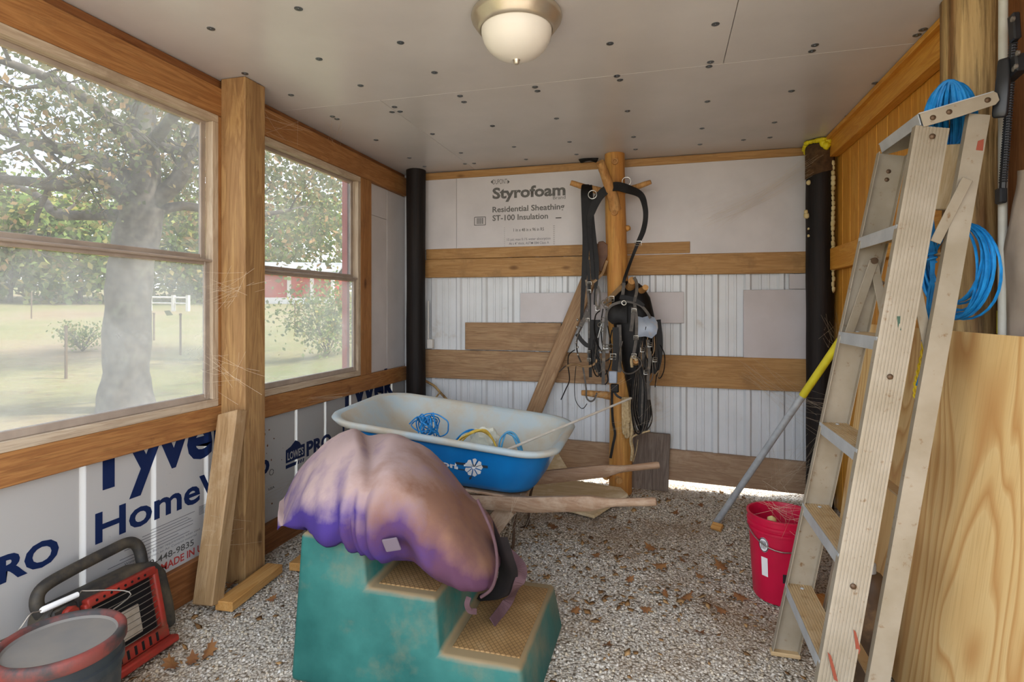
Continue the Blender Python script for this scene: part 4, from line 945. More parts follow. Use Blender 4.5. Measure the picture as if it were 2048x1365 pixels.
# B: straps from the upper left peg
h = hang('trace_straps', 'pair of long black leather straps hanging from the upper left peg', 3.99, 1172, 372)
strap(h, [(1171, 370, 4.03), (1170, 385, 3.995), (1171, 430, 3.99), (1172, 480, 3.985), (1170, 530, 3.98), (1166, 590, 3.97), (1163, 640, 3.97)], [.05, .06, .055, .05, .045, .03, .02], th=.012)
strap(h, [(1180, 371, 4.03), (1181, 390, 3.99), (1183, 430, 3.985), (1188, 480, 3.98), (1194, 530, 3.975), (1192, 570, 3.97), (1190, 610, 3.96)], [.03, .035, .035, .035, .03, .025, .02], th=.010)
strap(h, [(1176, 520, 3.96), (1178, 560, 3.96), (1179, 610, 3.955), (1180, 690, 3.95), (1181, 755, 3.95)], .022)
strap(h, [(1172, 560, 3.955), (1177, 600, 3.955), (1178, 640, 3.95), (1177, 720, 3.95)], .014, mat=LEATHERG)
strap(h, [(1196, 572, 3.95), (1200, 590, 3.95), (1199, 610, 3.95), (1194, 618, 3.95), (1192, 600, 3.95), (1194, 578, 3.95)], .014, mat=LEATHERG)
strap(h, [(1176, 624, 3.945), (1168, 640, 3.945), (1160, 655, 3.945)], .03, mat=LEATHERG)
for (px, py) in ((1179, 567), (1178, 583), (1175, 640), (1178, 705), (1178, 720)): buckle(h, px, py, .026, .02, 3.944)
# loose tan-sided flap behind (saddle skirt)
h = hang('saddle_flap', 'curled brown leather flap tucked against the left side of the pole', 4.02, 1200, 500)
m = MB(); P = [(1196, 484), (1206, 482), (1216, 490), (1216, 512), (1208, 530), (1204, 545), (1193, 540), (1194, 510)]
m.extrude([U(a, b, Y=4.05) for a, b in P], (0, .012, 0)); m.build('flap', plain('brown_leather', '#6b4526', '#553317', 12, .5), h, bevel=.004, smooth=40)
strap(h, [(1214, 522, 4.04), (1206, 545, 4.0), (1200, 553, 3.98), (1186, 566, 3.96)], .018, mat=LEATHERB)
# C: dark pad mass
h = hang('harness_saddle', 'black leather harness pad draped over the front peg', 3.95, 1262, 565)
m = MB(); P = [(1222, 600), (1232, 578), (1250, 562), (1268, 560), (1285, 572), (1300, 595), (1308, 630), (1314, 672), (1318, 690), (1314, 730), (1300, 752), (1288, 760), (1290, 835), (1264, 835), (1256, 790), (1246, 740), (1236, 690), (1226, 650)]
c0 = U(1268, 660, Y=3.97); vv = []; NR = 6
rings_ = []
for kx, (f, dy) in enumerate(((1.0, .045), (.97, .012), (.85, -.01), (.6, -.025), (.3, -.03), (.02, -.032))):
    rings_.append([c0.lerp(U(a, b, Y=3.98), f) + V(0, dy, 0) for a, b in P])
loft(rings_, True).build('pad', LEATHER, h, smooth=60)
m = MB(); rr2 = [[U(a, b, Y=3.95) for a, b in ((1206, 606), (1222, 588), (1240, 570), (1247, 562))], [U(a, b, Y=3.90) for a, b in ((1214, 612), (1228, 594), (1243, 580), (1250, 566))]]
m.add(rr2[0] + rr2[1], [(i, i + 1, 5 + i, 4 + i) for i in range(3)]); m.add([p + V(0, .006, -.004) for p in rr2[0] + rr2[1]], [(4 + i, 5 + i, i + 1, i) for i in range(3)]); m.build('tan_skirt', LEATHERB, h, smooth=60)
strap(h, [(1248, 566, 3.88), (1246, 585, 3.885), (1244, 600, 3.89)], .022, mat=LEATHERG); buckle(h, 1223, 598, .034, .034, 3.885)
strap(h, [(1314, 640, 3.95), (1318, 680, 3.95), (1316, 720, 3.95), (1308, 748, 3.95)], .05)
# D: bridle with blinkers
h = hang('bridle', 'driving bridle with one shiny and one dark blinker on the front peg', 3.88, 1268, 600)
def blinker(par, cx_, cy_, w, hh, mat, flip, Y):
    m = MB(); N_ = 10; vv = []
    out = [(-.5, -.46), (-.5, .46), (-.25, .40), (.05, .48), (.32, .42), (.48, .2), (.5, -.05), (.44, -.3), (.2, -.5), (-.1, -.42)]
    c = U(cx_, cy_, Y=Y); rg = []
    for f, d in ((1, 0), (.7, .010), (.35, .016), (.02, .018)): rg.append([c + V(flip * a * f * w, d, b * f * hh) for a, b in out])
    m = loft(rg, True); rb = [[p + V(0, .004, 0) for p in r] for r in rg]; b_ = loft(rb, True); m.add(b_.v, [tuple(reversed(f)) for f in b_.f]); m.build('blinker', mat, par, smooth=50)
blinker(h, 1295, 654, .135, .155, BLINK, 1, 3.87); blinker(h, 1233, 628, .14, .145, LEATHER, -1, 3.90)
strap(h, [(1214, 652, 3.885), (1213, 628, 3.88), (1222, 612, 3.875), (1245, 604, 3.87), (1265, 605, 3.865), (1282, 612, 3.865), (1294, 625, 3.87), (1301, 637, 3.87)], .018, mat=LEATHERG, nm='brow_band')
strap(h, [(1240, 594, 3.87), (1256, 597, 3.865), (1272, 602, 3.865), (1288, 612, 3.87)], [.03, .032, .03, .02], mat=LEATHER, th=.012, nm='crown_pad')
strap(h, [(1268, 555, 3.83), (1273, 566, 3.838), (1273, 585, 3.85), (1269, 604, 3.86), (1272, 625, 3.865), (1273, 650, 3.865), (1272, 680, 3.87), (1268, 704, 3.87), (1267, 712, 3.87)], .02, mat=LEATHERG, nm='cheek_strap', th=.006)
strap(h, [(1266, 615, 3.865), (1265, 640, 3.86), (1262, 663, 3.86)], .024, mat=LEATHERG)
cord(h, [(1245, 683, 3.88), (1241, 700, 3.875), (1240, 722, 3.87), (1245, 742, 3.865), (1256, 748, 3.865), (1270, 744, 3.865), (1282, 732, 3.865), (1282, 722, 3.865), (1273, 714, 3.87)], .0055, mat=LEATHERG, nm='noseband')
for (px, py) in ((1268, 622), (1272, 676), (1268, 712)): buckle(h, px, py, .03, .026, 3.857)
ringo(h, 1248, 606, 4, 3.86); ringo(h, 1268, 714, 3, 3.86)
# E: long buckled centre strap
h = hang('girth_strap', 'dark girth strap with metal keeper hanging down the middle of the pole', 3.92, 1234, 655)
strap(h, [(1231, 655, 3.90), (1232, 690, 3.90), (1231, 720, 3.90), (1229, 742, 3.90)], .042, th=.008); strap(h, [(1238, 650, 3.91), (1239, 700, 3.91), (1238, 745, 3.91)], .03, mat=LEATHERG)
q = U(1226, 755, Y=3.895); MB().box(q, (.058, .018, .085)).build('keeper', BLINK, h, bevel=.006, smooth=40); MB().box(q + V(.012, .002, -.075), (.055, .016, .06)).build('keeper', LEATHER, h, bevel=.006, smooth=40)
buckle(h, 1226, 714, .04, .04, 3.89); strap(h, [(1212, 640, 3.91), (1208, 690, 3.91), (1207, 740, 3.91), (1206, 770, 3.91)], .022, mat=LEATHERG); strap(h, [(1227, 782, 3.90), (1234, 792, 3.89), (1243, 797, 3.89)], .016)
# F: coiled reins on the left
h = hang('coiled_reins', 'tangle of thin black reins and bits hanging left of the bridle', 3.92, 1195, 640)
for pts in ([(1200, 622), (1191, 632), (1189, 660), (1196, 690), (1207, 712), (1202, 725), (1190, 705), (1187, 680)], [(1212, 615), (1215, 650), (1222, 690), (1221, 715), (1204, 724), (1190, 714), (1186, 695), (1193, 672), (1204, 655)], [(1206, 618), (1202, 650), (1205, 690), (1215, 700)],
            [(1224, 660), (1219, 690), (1222, 720), (1214, 745), (1205, 752)], [(1193, 690), (1190, 720), (1196, 745), (1203, 740), (1200, 715)], [(1182, 700), (1184, 730), (1192, 752), (1201, 748), (1198, 728)], [(1212, 740), (1216, 760), (1210, 770)]):
    cord(h, pts, .0045, 3.915, LEATHERG if pts[0][0] % 2 else LEATHER)
for i in range(5): strap(h, [(1183 + 4 * i, 640), (1184 + 3 * i, 690), (1186 + 4 * i, 735 + 5 * i)], .014, 3.925 + .004 * i)
for a, b in (((1197, 702), (1222, 700)), ((1196, 676), (1204, 648))): cord(h, [a, b], .005, 3.905, CHROME, 'bit')
for (px, py, r) in ((1200, 650, 4), (1206, 640, 4), (1213, 612, 5), (1208, 606, 5), (1216, 600, 5), (1204, 660, 3), (1222, 693, 4)): ringo(h, px, py, r, 3.905, .003, .6)
for (px, py) in ((1225, 714), (1196, 617), (1212, 694)): buckle(h, px, py, .03, .03, 3.9)
strap(h, [(1154, 668), (1162, 680), (1172, 690), (1178, 692)], .03, 3.93, LEATHER)
cord(h, [(1163, 655), (1157, 668), (1153, 690), (1156, 710), (1162, 725)], .006, 3.93, LEATHERG)
for (px, py) in ((1155, 640), (1154, 655), (1152, 686), (1155, 695), (1156, 710)): MB().ico(U(px, py, Y=3.925), .009, 1, (1, 1, 1.2), .2).build('stud', CHROME, h, smooth=60)
cord(h, [(1133, 733), (1150, 729), (1165, 733), (1180, 733), (1190, 727), (1194, 718)], .009, 3.92, LEATHERB, 'bit_strap')
cord(h, [(1150, 700), (1138, 710), (1136, 730), (1139, 760), (1131, 780), (1122, 800)], .004, 3.94); cord(h, [(1140, 728), (1128, 735), (1118, 745)], .004, 3.94, LEATHERG)
cord(h, [(1152, 733), (1149, 770), (1151, 800), (1160, 815), (1167, 817), (1174, 808)], .0028, 3.95); strap(h, [(1166, 735), (1172, 775), (1173, 795), (1180, 803), (1188, 800), (1194, 786)], .012, 3.93, LEATHERG)
# G: long looped reins on the right
h = hang('looped_reins', 'long brown-black reins looped in hanks right of the pole', 3.90, 1280, 740)
for i in range(8):
    rg = random.Random(i); x0 = 1263 + 2.2 * i; bt = 868 - 6 * rg.random() * i * .6; pts = [(1272 + i, 735), (x0 + 2, 780), (x0, 820), (x0 + 6 + i, bt - 8), (x0 + 16, bt), (x0 + 23 + .4 * i, bt - 22), (1290 + i * 1.2, 790), (1284 + i, 735)]
    cord(h, [(a, b, 3.885 + .006 * i) for a, b in pts], .0048, 3.9, (LEATHER, LEATHERG)[i % 2])
for i in range(4): strap(h, [(1280 + 5 * i, 690), (1281 + 5 * i, 760), (1279 + 5 * i, 820), (1281 + 4 * i, 862)], .016, 3.91 + .006 * i, (LEATHER, LEATHERG)[i % 2])
cord(h, [(1320, 690), (1329, 710), (1328, 740), (1320, 757), (1313, 750)], .0035, 3.95); cord(h, [(1316, 690), (1318, 725), (1313, 750), (1310, 775)], .0035, 3.95)
cord(h, [(1310, 752), (1318, 742), (1312, 770)], .004, 3.93, LEATHERB); cord(h, [(1300, 862), (1278, 868), (1266, 874), (1262, 880)], .006, 3.9, ROPE)
for i in range(7):
    rg = random.Random(40 + i); x0 = 1290 + rg.uniform(-8, 18); y0_ = rg.uniform(640, 700); cord(h, [(x0, y0_), (x0 + rg.uniform(-8, 8), y0_ + 40), (x0 + rg.uniform(-6, 8), y0_ + 75), (x0 + rg.uniform(4, 12), y0_ + 60), (x0 + rg.uniform(4, 10), y0_ + 10)], .0035, 3.885 + .004 * i, (LEATHERG, LEATHER, LEATHERB)[i % 3])
for (px, py) in ((1300, 690), (1292, 745), (1310, 720), (1285, 700)): buckle(h, px, py, .026, .028, 3.875)
strap(h, [(1296, 680), (1299, 720), (1296, 760), (1298, 800)], .02, 3.885, LEATHERG)
# H: hemp rope
h = hang('rope_hank', 'hank of pale hemp rope hanging low on the pole', 3.93, 1255, 800, 'rope')
for i, (x0, yb) in enumerate(((1246, 868), (1250, 875), (1256, 868), (1252, 846))):
    cord(h, [(x0, 795, 3.95), (x0, 830, 3.945), (x0 + 1, yb - 6, 3.94), (x0 + 4, yb, 3.94), (x0 + 7, yb - 8, 3.945), (x0 + 6, 830, 3.95), (x0 + 6, 795, 3.955)], .0105, mat=ROPE, nm='rope')
cord(h, [(1263, 800, 3.92), (1265, 850, 3.92), (1262, 882, 3.92), (1265, 900, 3.92), (1263, 922, 3.92)], .0125, mat=ROPE, nm='rope'); cord(h, [(1264, 735, 3.90), (1263, 720, 3.895), (1267, 712, 3.89), (1274, 722, 3.885)], .011, mat=ROPE, nm='rope')
cord(h, [(1276, 880, 3.92), (1272, 905, 3.92), (1266, 925, 3.92)], .003, mat=ROPE, nm='rope_strand')
h = hang('leather_thong', 'single thin black strap dangling down the front of the pole', 3.95, 1225, 810)
strap(h, [(1224, 785, 3.98), (1224, 815, 3.985), (1226, 845, 3.99), (1230, 868, 3.99), (1226, 890, 3.985), (1221, 917, 3.98)], .018, th=.004)
m = MB().tube(catmull([U(1160, 322, Y=4.19), U(1170, 316, Y=4.18), U(1182, 315, Y=4.18), U(1195, 321, Y=4.19)], 5), [.02, .024, .026, .027, .028, .029, .029, .029, .029, .028, .027, .026, .025, .024, .022, .018], 10)
o = m.build('rolled_rag', LEATHER, smooth=60, org=tuple(U(1177, 322, Y=4.19))); tag(o, 'rolled black rag tucked above the top wall strip left of the pole', 'rag')
q = U(861, 688, Y=4.24); bx_ = thing('junction_box', 'small white junction box on the steel wall beside the corner post', 'electrical box', tuple(q))
MB().box(q, (.05, .04, .075)).build('box', BOXW, bx_, bevel=.004); MB().tube([q + V(-.02, .0, .035), q + V(-.02, .0, .35)], .008, 8).build('conduit', BOXW, bx_, smooth=60)
m = MB(); m.tube(catmull([U(850, 762, Y=4.2), U(868, 772, Y=4.2), U(880, 785, Y=4.18), U(900, 806, Y=4.15)], 6), .010, 7); m.tube(catmull([U(880, 785, Y=4.18), U(868, 800, Y=4.15), U(858, 806, Y=4.14)], 5), .007, 6)
m.tube(catmull([U(900, 806, Y=4.15), U(905, 850, Y=4.1), U(910, 960, Y=4.05)], 5), .011, 7)
o = m.build('dead_branch', GALV if 0 else LOG_GREY, smooth=60, org=tuple(U(910, 960, Y=4.05))); tag(o, 'bare twig leaning in the corner behind the wheelbarrow', 'branch')

# ------------------------------------------------------------------ stepladder (folded, leaning to the right wall)
ld = thing('stepladder', 'dusty aluminium stepladder folded and leaning toward the log post', 'ladder', (.55, 2.1, 0))
def fx(z): return .398 + .19 * z
def yn(z): return 1.822 + .103 * z
def yf(z): return 2.352
LA = V(.1867, 0, .9824); LP = V(.9824, 0, -.1867)
def extr(prof, p0, p1, u, v, nm, mat, par=ld, bev=0, smooth=None):
    m = MB(); n = len(prof); u, v = Vector(u), Vector(v)
    m.add([p0 + u * a + v * b for a, b in prof] + [p1 + u * a + v * b for a, b in prof], [tuple(range(n)), tuple(range(2 * n - 1, n - 1, -1))] + [(i, (i + 1) % n, n + (i + 1) % n, n + i) for i in range(n)])
    return m.build(nm, mat, par, bevel=bev, smooth=smooth)
W = .092
gv = [(0, .028), (0, 0)]
for i in range(9): a = .008 + i * .0092; gv += [(a, 0), (a + .001, .002), (a + .0035, .002), (a + .0045, 0)]
gv += [(W, 0), (W, .028), (W - .003, .028), (W - .003, .006), (.003, .006), (.003, .028)]
p0, p1 = V(fx(.01), yn(.01), .01), V(fx(1.90), yn(1.90), 1.90); rn = extr(gv, p0, p1, LP, (0, 1, 0), 'front_rail', LADR)
p0f, p1f = V(fx(.01), yf(0), .01), V(fx(1.90), yf(1.9), 1.90); rf = extr([(a, -b) for a, b in gv][::-1], p0f, p1f, LP, (0, 1, 0), 'front_rail', LADR)
for rail, y_, sgn in ((rn, yn(0), 1), (rf, yf(0), -1)):
    MB().box(V(fx(.012) + W / 2, y_ + sgn * .014, .008), (W + .012, .034, .016)).build('foot', LADS, rail, bevel=.003)
for z in (.275, .587, .898, 1.240, 1.588):
    x0 = fx(z); pr_ = [(0, -.042), (0, 0)]
    for i in range(9): a = .006 + i * .0092; pr_ += [(a, 0), (a + .001, -.003), (a + .003, -.003), (a + .004, 0)]
    pr_ += [(W - .004, 0), (W - .004, -.024), (W - .007, -.024), (W - .007, -.006), (.003, -.006), (.003, -.042)]
    st = extr(pr_, V(x0 + .001, yn(z) + .005, z), V(x0 + .001, yf(z) - .005, z), (1, 0, 0), (0, 0, 1), 'step', LADS)
    MB().box(V(x0 - .0012, (yn(z) + yf(z)) / 2, z - .021), (.002, yf(z) - yn(z) - .012, .042)).build('front_lip', LADE, st)
    for yy in (yn(z) + .04, yf(z) - .04): MB().lathe([(.007, 0), (.006, .0025), (.001, .0035)], (x0 + .05, yy, z), 10).build('rivet', LADE, st, smooth=60)
for rail, yy, sgn in ((rn, lambda z: yn(z) - .0005, -1), (rf, lambda z: yf(z) - .004, -1)):
    for z in ((.50, 1.12, 1.86) if sgn == -1 and rail is rn else (1.20, 1.80, 1.83)): MB().lathe([(.009, 0), (.008, .003), (.001, .005)], V(fx(z) + .05, yy(z), z), 10, Matrix.Rotation(R_(90), 3, 'X')).build('rivet', RIVET, rail, smooth=60)
# rear frame
def rx(z): return .535 + .194 * z
rp = [(0, .024), (0, 0), (.056, 0), (.056, .024), (.053, .024), (.053, .003), (.003, .003), (.003, .024)]
rr_n = extr(rp, V(rx(.02), yn(.02) + .02, .02), V(rx(1.93), yn(1.9) + .02, 1.93), LP, (0, 1, 0), 'rear_rail', LADR)
rr_f = extr([(a, -b) for a, b in rp][::-1], V(rx(.02), 2.335, .02), V(rx(1.90), 2.335, 1.90), LP, (0, 1, 0), 'rear_rail', LADR)
for z in (.22, .75, 1.5): MB().box(V(rx(z) + .03, (yn(z) + 2.355) / 2, z), (.035, 2.335 - yn(z) - .03, .006)).build('rear_brace', LADS, ld)
def bar(a, b, w=.03): return MB().ribbon([a, b], w, .004, (.1, -1, 0)).build('spreader', LADR, ld, bevel=.001)
y1, y2 = yn(1.4) + .036, yf(1.4) - .04
for y_ in (y1, y2):
    bar(V(fx(1.20) + .02, y_, 1.20), V(fx(1.5) + .055, y_, 1.50)); bar(V(fx(1.5) + .055, y_ + .006, 1.50), V(rx(1.18) + .03, y_ + .006, 1.18))
    bar(V(fx(1.50) + .12, y_ - .004, 1.53), V(rx(1.66) + .03, y_ - .004, 1.72)); MB().lathe([(.012, -.008), (.012, .008)], V(fx(1.5) + .055, y_, 1.5), 12, Matrix.Rotation(R_(90), 3, 'X')).build('pivot', RIVET, ld)
# top cap: bent plate with rounded ears at both ends
ca_, sa_ = math.cos(R_(14)), math.sin(R_(14)); CU, CW = V(ca_, 0, sa_), V(-sa_, 0, ca_); cB = V(.768, 0, 1.935)
YN_, YF_ = yn(1.9) - .004, yf(1.9) + .004
def ear(y): return [cB + CU * a + CW * b + V(0, y, 0) for a, b in ((0, 0), (0, -.045), (.10, -.045), (.195, -.040), (.207, -.03), (.207, -.008), (.2, 0))]
for y_ in (YN_, YF_ - .003): MB().extrude(ear(y_), (0, .003, 0)).build('cap_ear', LADR, ld, bevel=.0008)
MB().extrude([cB + CU * a + CW * .002 + V(0, YN_, 0) for a in (-.002, .20)] + [cB + CU * a + CW * -.002 + V(0, YN_, 0) for a in (.20, -.002)], (0, YF_ - YN_, 0)).build('top_cap', LADE, ld, bevel=.0008)
MB().extrude([cB + CU * a + CW * b + V(0, YN_ + .01, 0) for a, b in ((-.003, 0), (.0, 0), (.0, -.035), (-.003, -.035))], (0, YF_ - YN_ - .02, 0)).build('cap_lip', LADE, ld)
for a, b in ((.03, -.025), (.075, -.022), (.178, -.020)): MB().lathe([(.0085, 0), (.0075, .003), (.001, .005)], cB + CU * a + CW * b + V(0, YN_, 0), 12, Matrix.Rotation(R_(90), 3, 'X')).build('rivet', RIVET, ld, smooth=60)
# paint drips on the rails
def splash(pts, mat, Y, par): MB().extrude([U(a, b, Y=Y) for a, b in pts], (0, .0006, 0)).build('paint_drip', mat, par)
yy = lambda z, o=0: yn(z) - .0012 + o
splash([(1794, 633), (1801, 633), (1800, 650), (1808, 685), (1805, 686), (1796, 655)], PAINTG, yn(1.3) - .001, rn)
splash([(1707, 1260), (1712, 1265), (1721, 1300), (1718, 1310), (1712, 1300)], PAINTR, yn(.35) - .001, rn); splash([(1655, 1305), (1662, 1312), (1670, 1340), (1676, 1365), (1668, 1360)], PAINTR, yn(.22) - .001, rn)
splash([(1956, 282), (1968, 278), (1966, 300), (1960, 335), (1955, 330), (1952, 300)], PAINTR, yn(1.8) + .019, rr_n); splash([(1778, 1184), (1782, 1187), (1777, 1230), (1769, 1262), (1762, 1290), (1758, 1325), (1752, 1330), (1758, 1290), (1768, 1250), (1774, 1215)], PAINTG, yn(.5) + .0188, rr_n)

# ------------------------------------------------------------------ right side things
o = plank('plywood_sheet', (.795, 2.12, .004), (.952, 2.12, 1.25), 1.86, .014, (0, 1, 0), PLY, bev=.001); tag(o, 'large sheet of bare plywood leaning against the log post', 'plywood')
def coil(name, label, c, ra, rb, n, mat, rad, ux, uz, cat='cord', seed=0, tails=()):
    rg = random.Random(seed); m = MB(); c = Vector(c); ux, uz = Vector(ux).normalized(), Vector(uz).normalized(); nn = ux.cross(uz)
    for i in range(n):
        s1, s2 = ra * rg.uniform(.12 if n > 20 else .78, 1.05), rb * rg.uniform(.82, 1.03); ph = rg.uniform(0, 6); off = nn * rg.uniform(-.02, .02) + ux * rg.uniform(-.08, .08) * ra
        P = [c + off + ux * s1 * math.cos(a) + uz * (s2 * math.sin(a) + (rb - s2)) + nn * .006 * math.sin(2 * a + ph) for a in np.linspace(0, 2 * math.pi, 28, endpoint=False)]; m.tube(P, rad, 5, closed=True)
    for t_ in tails: m.tube(catmull(t_, 6), rad, 5)
    o = m.build(name, mat, smooth=60, org=tuple(c)); return tag(o, label, cat)
c = U(1915, 520, X=.985)
coil('blue_cord_coil', 'round coil of bright blue cord hanging against the log post', (.94, 2.19, 1.452), .145, .155, 15, TW_B, .0042, (.25, -1, 0), (0, 0, 1), seed=2)
c = U(1885, 235, Y=2.20)
o = coil('blue_cord_hank', 'tight hank of bright blue cord hung at the ladder top', (.925, 2.20, 1.95), .066, .135, 44, TW_B, .005, (.92, -.38, 0), (0, 0, 1), seed=6)
m = MB(); rg = random.Random(9)
for i in range(9): m.tube(catmull([U(1864 + rg.uniform(-4, 4), 425, Y=2.12), U(1866 + rg.uniform(-7, 7), 500, Y=2.10), U(1866 + rg.uniform(-4, 4), 540, Y=2.09), U(1862 + rg.uniform(-8, 8), 590, Y=2.09), U(1855 + rg.uniform(-5, 5), 650, Y=2.08), U(1848 + rg.uniform(-5, 5), 695 - 6 * i, Y=2.08)], 5), .0032, 5)
m.tube([U(1864, 515, Y=2.09) + V(.012 * math.cos(a), .012 * math.sin(a), .03 * (a / 12 - .5)) for a in np.linspace(0, 12, 30)], .004, 5)
for i in range(5): m.tube(catmull([U(1852, 690, Y=2.08), U(1845 + 2 * i, 730, Y=2.08), U(1833 + 3 * i, 772, Y=2.08)], 4), .0026, 5)
o = m.build('twine_bundle', TW_B, smooth=60, org=tuple(U(1862, 500, Y=2.1))); tag(o, 'bundle of blue baling twine with frayed ends between the ladder rails', 'twine')
m = MB(); P = catmull([U(1848, 648, Y=2.13), U(1847, 690, Y=2.13), U(1840, 730, Y=2.13), U(1832, 765, Y=2.13), U(1830, 796, Y=2.13)], 10)
for k in range(2): m.tube([p + V(.004 * math.cos(i * .9 + k * math.pi), .004 * math.sin(i * .9 + k * math.pi), 0) for i, p in enumerate(P)], .0034, 5)
o = m.build('yellow_rope', plain('yellow_rope', '#e0c42a', '#cbae20', 30, .6), smooth=60, org=tuple(U(1832, 796, Y=2.13))); tag(o, 'short knotted yellow rope hanging below the blue twine', 'rope')
o = plank('board_offcut', U(1905, 290, Y=2.14), U(1878, 420, Y=2.14), .10, .02, (.8, -.5, .2), W_PALE); tag(o, 'pale board offcut wedged between the ladder rails', 'board')
# pipe, clamp, sack at the right edge
pt = thing('leaning_pole', 'pale metal pole standing upright beside the log post', 'pole', (1.055, 2.165, 0))
MB().tube([(1.055, 2.165, .0), (1.052, 2.150, 2.43)], .0125, 12).build('shaft', PVC, pt, smooth=60); MB().tube([V(1.055, 2.1645, 1.245), V(1.0548, 2.1635, 1.32)], .0132, 12).build('yellow_sleeve', YTAPE, pt, smooth=60)
ck = thing('bar_clamp', 'black ratchet bar clamp with ridged bar hanging beside the pale pole', 'clamp', (1.03, 2.15, 1.7))
m = MB(); b0, b1 = U(2030, 40, X=1.035), U(2005, 380, X=1.035)
m.tube([b0, b1], .009, 6)
for i in range(60): p = b0.lerp(b1, .05 + .9 * i / 59); m.box(p, (.012, .026, .004))
m.build('ridged_bar', CLAMP, ck)
MB().box(U(2029, 55, X=1.03), (.02, .032, .085), Matrix.Rotation(R_(-6), 3, 'X')).build('top_jaw', CLAMP, ck, bevel=.004); MB().box(U(2031, 135, X=1.025), (.035, .075, .055), Matrix.Rotation(R_(-8), 3, 'X')).build('slide_body', CLAMP, ck, bevel=.005)
P = [U(2008, 118, X=1.0), U(2006, 165, X=.99), U(2001, 215, X=.985), U(1999, 236, X=.985)]
MB().ribbon(catmull(P, 6), [.026, .028, .030, .031, .032, .033, .034, .034, .035, .036, .036, .037, .037, .037, .037, .036, .034, .03, .024], .016, (-.6, -.8, 0)).build('trigger_handle', CLAMP, ck, bevel=.004, smooth=50)
MB().box(U(2002, 392, X=1.035), (.02, .035, .05)).build('end_stop', CLAMP, ck, bevel=.004)
for (px, py) in ((2028, 38), (2038, 106), (2030, 138), (2034, 133)): MB().lathe([(.008, 0), (.008, .006), (.001, .008)], U(px, py, X=1.012), 10, Matrix.Rotation(R_(-90), 3, 'Y')).build('bolt', CHROME, ck, smooth=40)
m = MB(); NU, NV = 26, 34; vv = []
for j in range(NV + 1):
    z = 1.08 + .66 * j / NV
    for i in range(NU + 1):
        f = i / NU; yl = 2.145 - .03 * math.sin(j * .25) * (j / NV) - (.07 * max(0, (j - 20) / 14)); y = yl - f * .62
        x = 1.040 + .006 * mnoise.noise(V(y * 9, z * 4, 1)) + .004 * mnoise.noise(V(y * 25, z * 9, 5)) + .007 * (j / NV) * math.cos(f * 9) - (.02 * max(0, (z - 1.3) / .4))
        vv.append(V(x + .015, y, z + .02 * mnoise.noise(V(y * 8, 0, 0)) * (j / NV)))
n = len(vv); m.add(vv + [p + V(.03, .004, 0) for p in vv], [(a, a + 1, a + NU + 2, a + NU + 1) for jj in range(NV) for a in range(jj * (NU + 1), jj * (NU + 1) + NU)] + [(n + a, n + a + NU + 1, n + a + NU + 2, n + a + 1) for jj in range(NV) for a in range(jj * (NU + 1), jj * (NU + 1) + NU)] +
      [(jj * (NU + 1), (jj + 1) * (NU + 1), n + (jj + 1) * (NU + 1), n + jj * (NU + 1)) for jj in range(NV)])
o = m.build('paper_sack', SACK, smooth=180, org=(1.04, 1.85, 1.1)); tag(o, 'crumpled brown paper feed sack hanging at the right edge above the plywood', 'sack')
# conduit propped in the corner
cd0, cd1 = U(1433, 1045, Z=.012), U(1762, 562, X=1.0); ct = thing('conduit_pole', 'galvanised pipe with yellow taped end leaning against the right wall', 'pole', tuple(cd0))
f_ = U(1650, 735, Y=3.60); ax = (cd1 - cd0)
MB().tube([cd0, cd1], .019, 14).build('shaft', GALV, ct, smooth=60); MB().tube([cd0 + ax * .585, cd0 + ax * .80], .0198, 14).build('yellow_tape', YTAPE, ct, smooth=60)
o = plank('wood_wedge', U(1424, 1052, Z=.02), U(1444, 1058, Z=.02), .045, .02, (0, 1, .6), W_BLOCK, bev=.002); o.location.z = .022; tag(o, 'tiny wood wedge at the foot of the galvanised pipe', 'board')
# red bucket
RC = V(.525, 2.83, 0); rb_ = thing('red_bucket', 'red plastic bucket draped with cobweb behind the ladder', 'bucket', RC)
MB().lathe([(.118, 0), (.122, .01), (.140, .31), (.147, .312), (.147, .322), (.141, .325), (.142, .335), (.149, .337), (.149, .347), (.143, .35), (.144, .372), (.150, .374), (.150, .382), (.141, .382), (.138, .37), (.121, .02), (.001, .015)], RC, 48).build('body', RED, rb_, smooth=40)
P = [RC + V(.153 * math.cos(a), .153 * math.sin(a), .325 - .07 * math.sin((a - 3.3) / 2.5 * math.pi)) for a in np.linspace(3.3, 5.8, 20)]
MB().tube(P, .003, 6).build('bail_wire', CHROME, rb_, smooth=60)
def on_b(a, z, o=.0015): r = .122 + (.140 - .122) * z / .31 + o; return RC + V(r * math.cos(a), r * math.sin(a), z)
m = MB(); m.extrude([on_b(R_(228) + .17 * math.cos(t), .262 + .033 * math.sin(t)) for t in np.linspace(0, 6.28, 20, endpoint=False)], on_b(R_(228), .26, .001) - on_b(R_(228), .26, 0)); stk = m.build('round_label', STICK, rb_)
m = MB(); m.tube([on_b(R_(228) + .155 * math.cos(t), .262 + .03 * math.sin(t), .003) for t in np.linspace(0, 6.28, 20, endpoint=False)], .002, 4, closed=True)
for i in range(4): m.tube([on_b(R_(228) - .09 + .045 * i, .262 - .018, .003), on_b(R_(228) - .05 + .045 * i, .262 + .018, .003)], .0012, 4)
m.build('label_print', STICKK, stk)
m = MB(); m.add([on_b(R_(222), .205), on_b(R_(235), .205), on_b(R_(235), .12), on_b(R_(222), .12)], [(0, 1, 2, 3)]); m.build('side_label', STICK, rb_); m = MB(); m.add([on_b(R_(262), .15), on_b(R_(280), .15), on_b(R_(280), .11), on_b(R_(262), .11)], [(0, 1, 2, 3)]); m.build('dark_label', STICKK, rb_)
